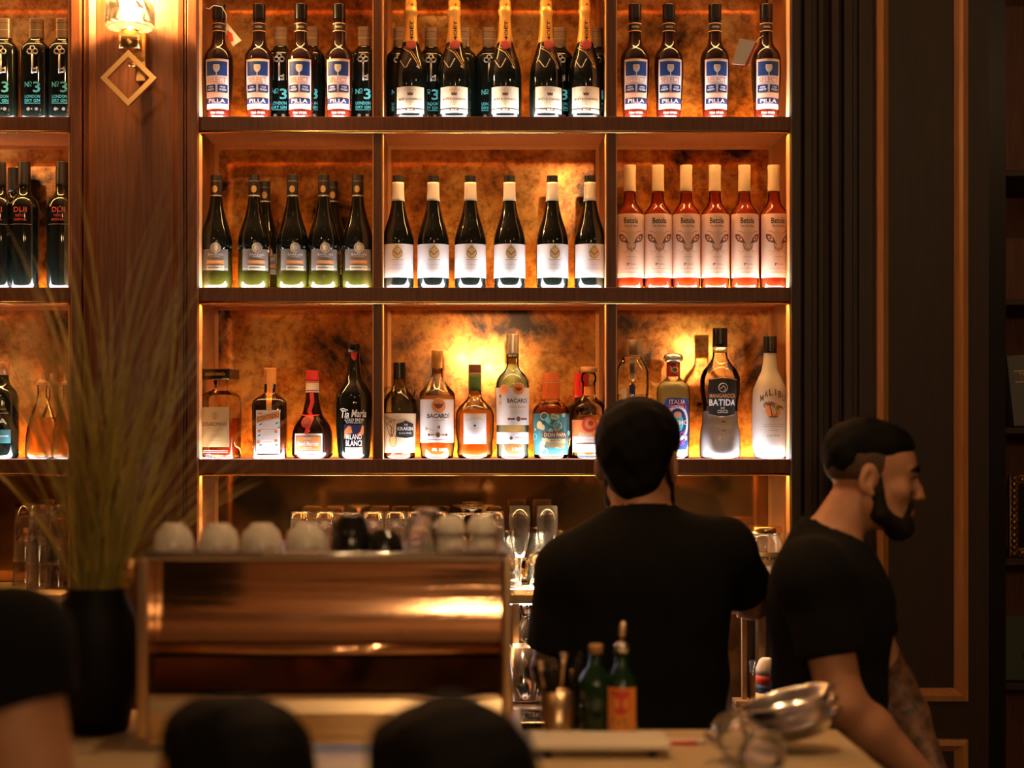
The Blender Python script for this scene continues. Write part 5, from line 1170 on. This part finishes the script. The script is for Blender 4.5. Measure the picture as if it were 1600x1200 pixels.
def mesh_obj(name, fld, mat, parent, origin, mats=None, pick=None):
    V, F = fld.mesh(); V = V-np.array(origin)
    me = bpy.data.meshes.new(name); me.vertices.add(len(V)); me.vertices.foreach_set('co', V.astype(np.float32).ravel())
    me.loops.add(F.size); me.loops.foreach_set('vertex_index', F.astype(np.int32).ravel())
    me.polygons.add(len(F)); me.polygons.foreach_set('loop_start', np.arange(0, F.size, 4, dtype=np.int32)); me.polygons.foreach_set('loop_total', np.full(len(F), 4, np.int32))
    for m in (mats or [mat]): me.materials.append(MATS[m])
    if pick is not None: me.polygons.foreach_set('material_index', pick(V[F].mean(1)+np.array(origin)).astype(np.int32))
    me.polygons.foreach_set('use_smooth', np.ones(len(F), bool)); me.update(calc_edges=True); me.validate()
    o = bpy.data.objects.new(name, me); COL.objects.link(o); o.parent = parent; return o
def rotm(yaw, pitch=0.0, roll=0.0):
    """local frame: +y forward, +x right, +z up. yaw 0 faces +Y (away from the viewer)"""
    return np.array(Matrix.Rotation(math.radians(yaw), 3, 'Z') @ Matrix.Rotation(math.radians(pitch), 3, 'X') @ Matrix.Rotation(math.radians(roll), 3, 'Y'))
def head_prims(F, c, R, s=1.0):
    w = lambda p: np.array(c)+R @ (np.array(p)*s)
    e = lambda p, r, k=.015, op='u': F.ell(w(p), np.array(r)*s, R, k, op)
    cn = lambda p, q, a, b, k=.012, op='u': F.cone(w(p), w(q), a*s, b*s, k, op)
    e((0, -.008, .036), (.074, .086, .080)); e((0, .030, -.040), (.056, .060, .074), .03)
    e((0, .047, .032), (.058, .053, .050), .03)
    e((0, .070, -.100), (.022, .020, .018), .025)
    for sg in (-1, 1):
        cn((sg*.046, .014, -.060), (sg*.018, .066, -.100), .017, .016, .03)
        e((sg*.040, .060, -.026), (.024, .024, .022), .02)
        e((sg*.030, .100, -.001), (.017, .013, .010), .014, 's')
        e((sg*.030, .080, -.002), (.0135, .0125, .0115), .004)
        cn((sg*.010, .092, .016), (sg*.042, .080, .018), .009, .007, .012)
        e((sg*.011, .104, -.040), (.008, .010, .007), .006)
        # ear
        er = R @ np.array(Matrix.Rotation(sg*.35, 3, 'Z') @ Matrix.Rotation(-.18, 3, 'X'))
        F.ell(w((sg*.077, -.012, -.006)), np.array((.009, .019, .032))*s, er, .008)
        F.ell(w((sg*.089, -.006, -.003)), np.array((.013, .0105, .019))*s, er, .004, 's')
        F.ell(w((sg*.076, -.002, -.034)), np.array((.0055, .007, .008))*s, er, .006)
    cn((0, .090, .012), (0, .108, -.022), .0085, .0095, .012); cn((0, .106, -.022), (0, .116, -.039), .009, .0085, .008)
    cn((-.017, .088, -.068), (.017, .088, -.068), .007, .007, .01); cn((0, .095, -.0645), (0, .095, -.0650), .0075, .0075, .008); cn((-.010, .093, -.076), (.010, .093, -.076), .0065, .0065, .008)
def hand(F, wr, fwd, nrm, side, curl=.5):
    """palm, four unequal fingers with knuckle bends, thumb off the side of the palm"""
    f_ = np.array(fwd, float); f_ /= np.linalg.norm(f_); n_ = np.array(nrm, float); n_ -= f_*(n_ @ f_); n_ /= np.linalg.norm(n_)
    sd = np.cross(f_, n_)*side; wr = np.array(wr)
    for o_ in (-.022, -.008, .008, .022): F.cone(wr+f_*.012+sd*o_*.7, wr+f_*.082+sd*o_, .014, .011, .012)
    for o_, L in ((.030, .070), (.010, .080), (-.010, .075), (-.030, .058)):
        p = wr+f_*.085+sd*o_; a = curl
        for t in range(3):
            d = f_*math.cos(a)+n_*math.sin(a); q = p+d*L*(.45, .32, .25)[t]; F.cone(p, q, .0092-.0008*t, .0086-.0008*t, .004); p = q; a += curl*.9
    p = wr+f_*.03+sd*.03; q = p+f_*.028+sd*.026+n_*.012; F.cone(p, q, .013, .011, .01); F.cone(q, q+f_*.030+sd*.004+n_*.012, .0105, .0085, .004)
def figure(label, head, hyaw, pelvis, chest, byaw, arms, legs=None, hair='short', beard=None, shirt='black_cotton', hpitch=0, hroll=0, hs=1.0, sleeve=.85, h=.0045, face=True, shoulders=.19, tattoo=(False, False), broad=1.0, pants='dark_denim', origin=None, thick=1.0):
    """arms: two of (shoulder, elbow, wrist, fingers direction, palm normal); legs: two of (hip, knee, ankle)"""
    head = np.array(head); pelvis = np.array(pelvis); chest = np.array(chest); R = rotm(hyaw, hpitch, hroll); B = rotm(byaw)
    org = np.array(origin) if origin is not None else np.array((pelvis[0], pelvis[1], 0))
    root = thing('person', org, 0, label, 'person')
    allp = [head, pelvis, chest]+[np.array(a[i]) for a in arms for i in range(3)]
    lo = np.min(allp, 0)-.16; hi = np.max(allp, 0)+.16
    nb = chest+np.array((0, 0, .155))+B @ np.array((0, -.012, 0))
    # skin: one continuous body
    F = Field(lo, hi, h)
    F.cone(head+R @ np.array((0, -.022, -.045))*hs, nb, .051*hs, .058*hs, .03)
    F.ell(chest+np.array((0, 0, .02)), (.150*broad, .095, .16), B, .05); F.ell((chest+pelvis)/2, (.135*broad, .085, .18), B, .05); F.ell(pelvis, (.15*broad, .095, .10), B, .05)
    for i, a in enumerate(arms):
        sh, el, wr = [np.array(q, float) for q in a[:3]]
        F.cone(nb+np.array((0, 0, -.02)), sh, .052, .050, .05); F.cone(chest+np.array((0, 0, .05)), sh, .09, .055, .05); F.cone(sh, el, .054*thick, .043*thick, .03)
        F.cone(el, el+(wr-el)*.35, .043*thick, .043*thick, .02); F.cone(el+(wr-el)*.35, wr, .043*thick, .028, .02); hand(F, wr, a[3], a[4], 1 if i else -1)
    head_prims(F, head, R, hs)
    def pick(c):
        out = np.zeros(len(c), int)
        for i, a in enumerate(arms):
            if tattoo[i]:
                el, wr = np.array(a[1]), np.array(a[2]); d = wr-el; t = np.clip(((c-el) @ d)/(d @ d), -.3, .97); out[(np.linalg.norm(c-el-t[:, None]*d, axis=1) < .07) & (t > -.29)] = 1
        return out
    mesh_obj('body', F, None, root, org, ['skin', 'tattoo_skin'], pick)
    # shirt
    G = Field(lo-.02, hi+.02, max(h, .006))
    G.ell(chest+np.array((0, 0, .015)), (.172*broad, .118, .185), B, .05); G.ell((chest+pelvis)/2, (.165*broad, .112, .20), B, .06); G.ell(pelvis+np.array((0, 0, .02)), (.165*broad, .112, .11), B, .05)
    G.cone(nb+np.array((0, 0, -.045)), nb+np.array((0, 0, .012)), .088, .071, .03)
    for a in arms:
        sh, el = np.array(a[0], float), np.array(a[1], float)
        G.cone(nb+np.array((0, 0, -.045)), sh, .070, .062, .05); G.cone(chest+np.array((0, 0, .04)), sh, .11, .068, .05)
        e = sh+(el-sh)*sleeve; G.cone(sh, e, .070*thick, .066*thick, .02, clip=True)
    G.wrinkle(.0022, 26, 1.0)
    d = (head-nb); d = d/np.linalg.norm(d); G.cone(nb+d*.018, nb+d*.11, .064, .075, .006, 's')
    mesh_obj('t_shirt', G, shirt, root, org)
    w = lambda p: head+R @ (np.array(p)*hs)
    def part(name, mat, fn, hh=.004, m=.16, wr_=None):
        K = Field(head-m, head+m, hh); fn(K)
        if wr_: K.wrinkle(*wr_)
        return mesh_obj(name, K, mat, root, org)
    E = lambda K, p, r, k=.015, op='u': K.ell(w(p), np.array(r)*hs, R, k, op)
    Cn = lambda K, p, q, a, b, k=.012, op='u': K.cone(w(p), w(q), a*hs, b*hs, k, op)
    def hair_full(K):
        E(K, (0, -.012, .048), (.087, .096, .088)); E(K, (0, -.046, .002), (.070, .052, .062), .03); E(K, (0, .040, .085), (.062, .050, .036), .03)
        E(K, (.0, -.072, .05), (.055, .034, .06), .03); E(K, (0, -.058, -.045), (.046, .032, .036), .025)
        E(K, (0, .120, -.035), (.100, .078, .098), .012, 's'); E(K, (0, .04, -.10), (.1, .085, .06), .02, 's')
        for sg in (-1, 1): E(K, (sg*.084, -.008, -.012), (.026, .026, .044), .01, 's'); E(K, (sg*.075, -.02, -.075), (.035, .05, .03), .01, 's')
    def hair_quiff(K):
        E(K, (0, -.010, .060), (.0765, .088, .068)); E(K, (0, .044, .078), (.058, .042, .034), .03); E(K, (0, .076, .071), (.040, .018, .013), .022); E(K, (0, -.054, .040), (.060, .040, .052), .03)
        E(K, (0, .128, -.030), (.100, .070, .098), .012, 's')
        for sg in (-1, 1): E(K, (sg*.098, .03, -.008), (.045, .11, .044), .02, 's')
        E(K, (0, -.06, -.075), (.12, .10, .062), .02, 's')
    def hair_fade(K):
        E(K, (0, -.009, .036), (.0765, .0890, .081)); E(K, (0, .120, -.035), (.100, .078, .125), .01, 's'); E(K, (0, -.0, -.085), (.15, .16, .075), .02, 's')
        for sg in (-1, 1): E(K, (sg*.084, -.010, -.012), (.022, .024, .042), .008, 's')
    def hair_bob(K):
        E(K, (0, -.012, .045), (.090, .100, .092)); E(K, (0, -.050, -.035), (.082, .062, .085), .04); E(K, (.0, .030, .075), (.075, .070, .045), .03)
        E(K, (0, .125, -.055), (.085, .080, .100), .02, 's')
    part('hair', 'black_hair', {'short': hair_full, 'quiff': hair_quiff, 'bob': hair_bob}[hair], .004, .17, (.0028, 58, .5))
    if hair == 'quiff': part('faded_sides', 'fade_hair', hair_fade)
    if beard:
        def bd(K):
            big = 1.0 if beard == 'full' else .7
            for sg in (-1, 1): Cn(K, (sg*.067, .018, .004), (sg*.060, .020, -.045), .0035, .0080, .015); Cn(K, (sg*.062, .010, -.035), (sg*.052, .022, -.075), .009, .014, .02); Cn(K, (sg*.052, .022, -.078), (sg*.016, .070, -.104), .020, .021*big+.004, .02); Cn(K, (sg*.022, .090, -.060), (sg*.026, .080, -.085), .006, .010, .01)
            E(K, (0, .072, -.108), (.032, .030, .026*big), .02); Cn(K, (-.02, .094, -.057), (.02, .094, -.057), .0055, .0055, .008)
            E(K, (0, .106, -.070), (.018, .022, .0085), .004, 's')
        part('beard', 'beard_hair', bd, .0035, .16, (.0008, 120, .3))
    if face:
        for sg in (-1, 1):
            K = Field(w((sg*.03, .085, .02))-.04, w((sg*.03, .085, .02))+.04, .0025); Cn(K, (sg*.012, .1025, .0175), (sg*.030, .0990, .0225), .0050, .0055, .004); Cn(K, (sg*.030, .0990, .0225), (sg*.050, .0830, .0185), .0055, .0035, .004); mesh_obj('eyebrow', K, 'black_hair', root, org)
            K = Field(w((sg*.03, .085, 0))-.03, w((sg*.03, .085, 0))+.03, .002); Cn(K, (sg*.016, .0965, .0020), (sg*.032, .0975, .0042), .0018, .0024, .002); Cn(K, (sg*.032, .0975, .0042), (sg*.0465, .0830, .0005), .0024, .0020, .002); mesh_obj('eyelash', K, 'black_hair', root, org)
            K = Field(w((sg*.03, .085, 0))-.03, w((sg*.03, .085, 0))+.03, .002); E(K, (sg*.0310, .0860, -.003), (.0135, .0100, .0048)); mesh_obj('eye', K, None, root, org, ['eye_white', 'black_hair'], lambda c, s2=sg: (np.linalg.norm(c-w((s2*.033, .095, -.003)), axis=1) < .0072*hs).astype(int))
        K = Field(w((0, .095, -.07))-.04, w((0, .095, -.07))+.04, .0025); Cn(K, (-.014, .093, -.067), (.014, .093, -.067), .0055, .0055, .004); E(K, (0, .098, -.066), (.012, .006, .0048), .005); E(K, (0, .097, -.075), (.013, .0065, .0055), .004); mesh_obj('lips', K, 'lip_skin', root, org)
    if legs:
        pp = [np.array(q, float) for l in legs for q in l]+[pelvis]
        K = Field(np.min(pp, 0)-.16, np.max(pp, 0)+.16, .009); K.ell(pelvis+np.array((0, 0, -.02)), (.16*broad, .108, .105), B, .05)
        for l in legs:
            hp, kn, an = [np.array(q, float) for q in l]; K.cone(hp, kn, .082, .060, .05); K.cone(kn, an, .060, .046, .03)
        mesh_obj('trousers', K, pants, root, org)
        for l in legs:
            an = np.array(l[2], float); K = Field(an-.25, an+.25, .008); fd = B @ np.array((0, 1, 0)); g0 = an[2]-.055
            K.cone((an[0], an[1], g0+.045), np.array((an[0], an[1], g0+.034))+fd*.13, .044, .034, .02); K.cone((an[0]-fd[0]*.04, an[1]-fd[1]*.04, g0+.04), (an[0], an[1], an[2]+.02), .038, .046, .02); K.below(-g0, (0, 0, -1)); mesh_obj('shoe', K, 'leather', root, org)
    return root

# bartender seen from behind, head turned slightly to the right
YA = 3.36
hd = P(998, 716, YA)
figure('bartender in a black T-shirt seen from behind, facing the bottle shelves', (hd.x, YA+.02, 1.575), -16, (PX(1004, YA), YA, .96), (PX(1004, YA), YA, 1.285), 0,
       [((.205, YA, 1.335), (.165, YA+.02, 1.12), (.215, YA+.30, 1.05), (.25, 1, -.25), (.3, .1, -1)), ((.542, YA+.02, 1.378), (.622, YA+.10, 1.265), (.53, YA+.36, 1.275), (-.5, 1, 0), (-.3, 0, -1))],
       [((.28, YA, .92), (.27, YA+.02, .50), (.27, YA, .061)), ((.46, YA, .92), (.47, YA+.02, .50), (.47, YA, .061))], 'short', 'short', hpitch=-4, hs=1.07, broad=1.16, sleeve=.80, tattoo=(True, False), h=.0045)
# second bartender in profile, walking right
YM = 3.17
figure('bearded bartender in a black T-shirt in profile, walking toward the right', (PX(1356, YM), YM, PZ(744, YM)), -96, (PX(1292, YM), YM, .90), (PX(1296, YM), YM, 1.245), -88,
       [((PX(1328, YM), YM+.17, 1.36), P(1398, 1070, 3.38), P(1458, 1200, 3.3), (.8, -.1, -.6), (-.4, 0, -1)), ((PX(1270, 3.0), YM-.17, 1.36), P(1316, 1098, 2.97), P(1442, 1214, 2.99), (.8, .2, -.6), (-.4, 0, -1))],
       [((PX(1292, YM), YM+.09, .88), (PX(1330, YM), YM+.09, .48), (PX(1300, YM), YM+.09, .061)), ((PX(1292, YM), YM-.09, .88), (PX(1250, YM), YM-.09, .48), (PX(1190, YM), YM-.09, .061))], 'quiff', 'full', hpitch=-3, hs=.95, sleeve=.62, tattoo=(True, False), h=.0034, broad=1.02)

# guests seated at the bar in the foreground (blurred)
def guest(label, u, v, Y, hyaw, hair, byaw, hs=1.0, pitch=0):
    X = PX(u, Y); top = PZ(v, Y); hz = top-.135*hs
    B = rotm(byaw); c = np.array((X, Y-.02, hz-.335)); pl = np.array((X, Y-.12, hz-.66))
    R3 = lambda q: c+B @ np.array(q)
    arms = []
    for sg in (-1, 1): arms.append((R3((sg*.180, 0, .07)), R3((sg*.205, .02, -.20)), R3((sg*.10, .20, -.235)), (-sg*.4, 1, -.2), (0, .2, -1)))
    legs = [(pl+B @ np.array((sg*.09, .02, -.02)), pl+B @ np.array((sg*.11, .34, -.06)), (lambda q: (q[0], q[1], .061))(pl+B @ np.array((sg*.11, .32, 0)))) for sg in (-1, 1)]
    figure(label, (X, Y, hz), hyaw, pl, c, byaw, arms, legs, hair, None, hpitch=pitch, hs=hs, h=.006, face=True)
    sz = pl[2]-.115
    s = thing('bar_stool', (pl[0], pl[1], 0), 0, 'round black stool under the '+('dark haired guest seated nearest the coffee machine\'s left' if u < 500 else 'guest seated in front of the coffee machine\'s right half'), 'stool')
    MB().lathe([(.12, sz-.045), (.135, sz-.035), (.135, sz-.008), (.12, sz)], n=28).build('seat', 'leather', s, True)
    MB().lathe([(.022, .02), (.022, sz-.046)], n=16).build('column', 'black_metal', s); MB().lathe([(.17, 0), (.17, .01), (.03, .02)], n=28).build('base_plate', 'black_metal', s)
guest('dark haired guest in black at the bar, turned left, lower left foreground', 358, 1086, 2.00, 66, 'short', 25)
guest('dark haired guest in black facing the bar, lower middle foreground', 706, 1088, 1.70, 30, 'bob', -10, 1.03)
# guest cut by the left photo edge, only the sleeve and upper arm in view
sx0 = PX(72, 2.0)
figure('guest in a black T-shirt cut off by the left photo edge, bare arm showing', (sx0-.27, 1.99, 1.65), 20, (sx0-.24, 1.94, .96), (sx0-.23, 1.96, 1.285), 0,
       [((sx0-.42, 1.96, 1.385), (sx0-.47, 1.98, 1.14), (sx0-.36, 2.22, 1.17), (.3, 1, -.1), (0, 0, -1)), ((sx0-.035, 1.96, 1.37), (sx0+.012, 1.95, 1.12), (sx0-.14, 2.17, 1.165), (-.4, 1, -.05), (0, 0, -1))],
       [((sx0-.33, 1.94, .92), (sx0-.33, 1.98, .50), (sx0-.33, 1.94, .061)), ((sx0-.15, 1.94, .92), (sx0-.15, 1.98, .50), (sx0-.15, 1.94, .061))], 'short', None, h=.006, sleeve=.28, thick=1.12)
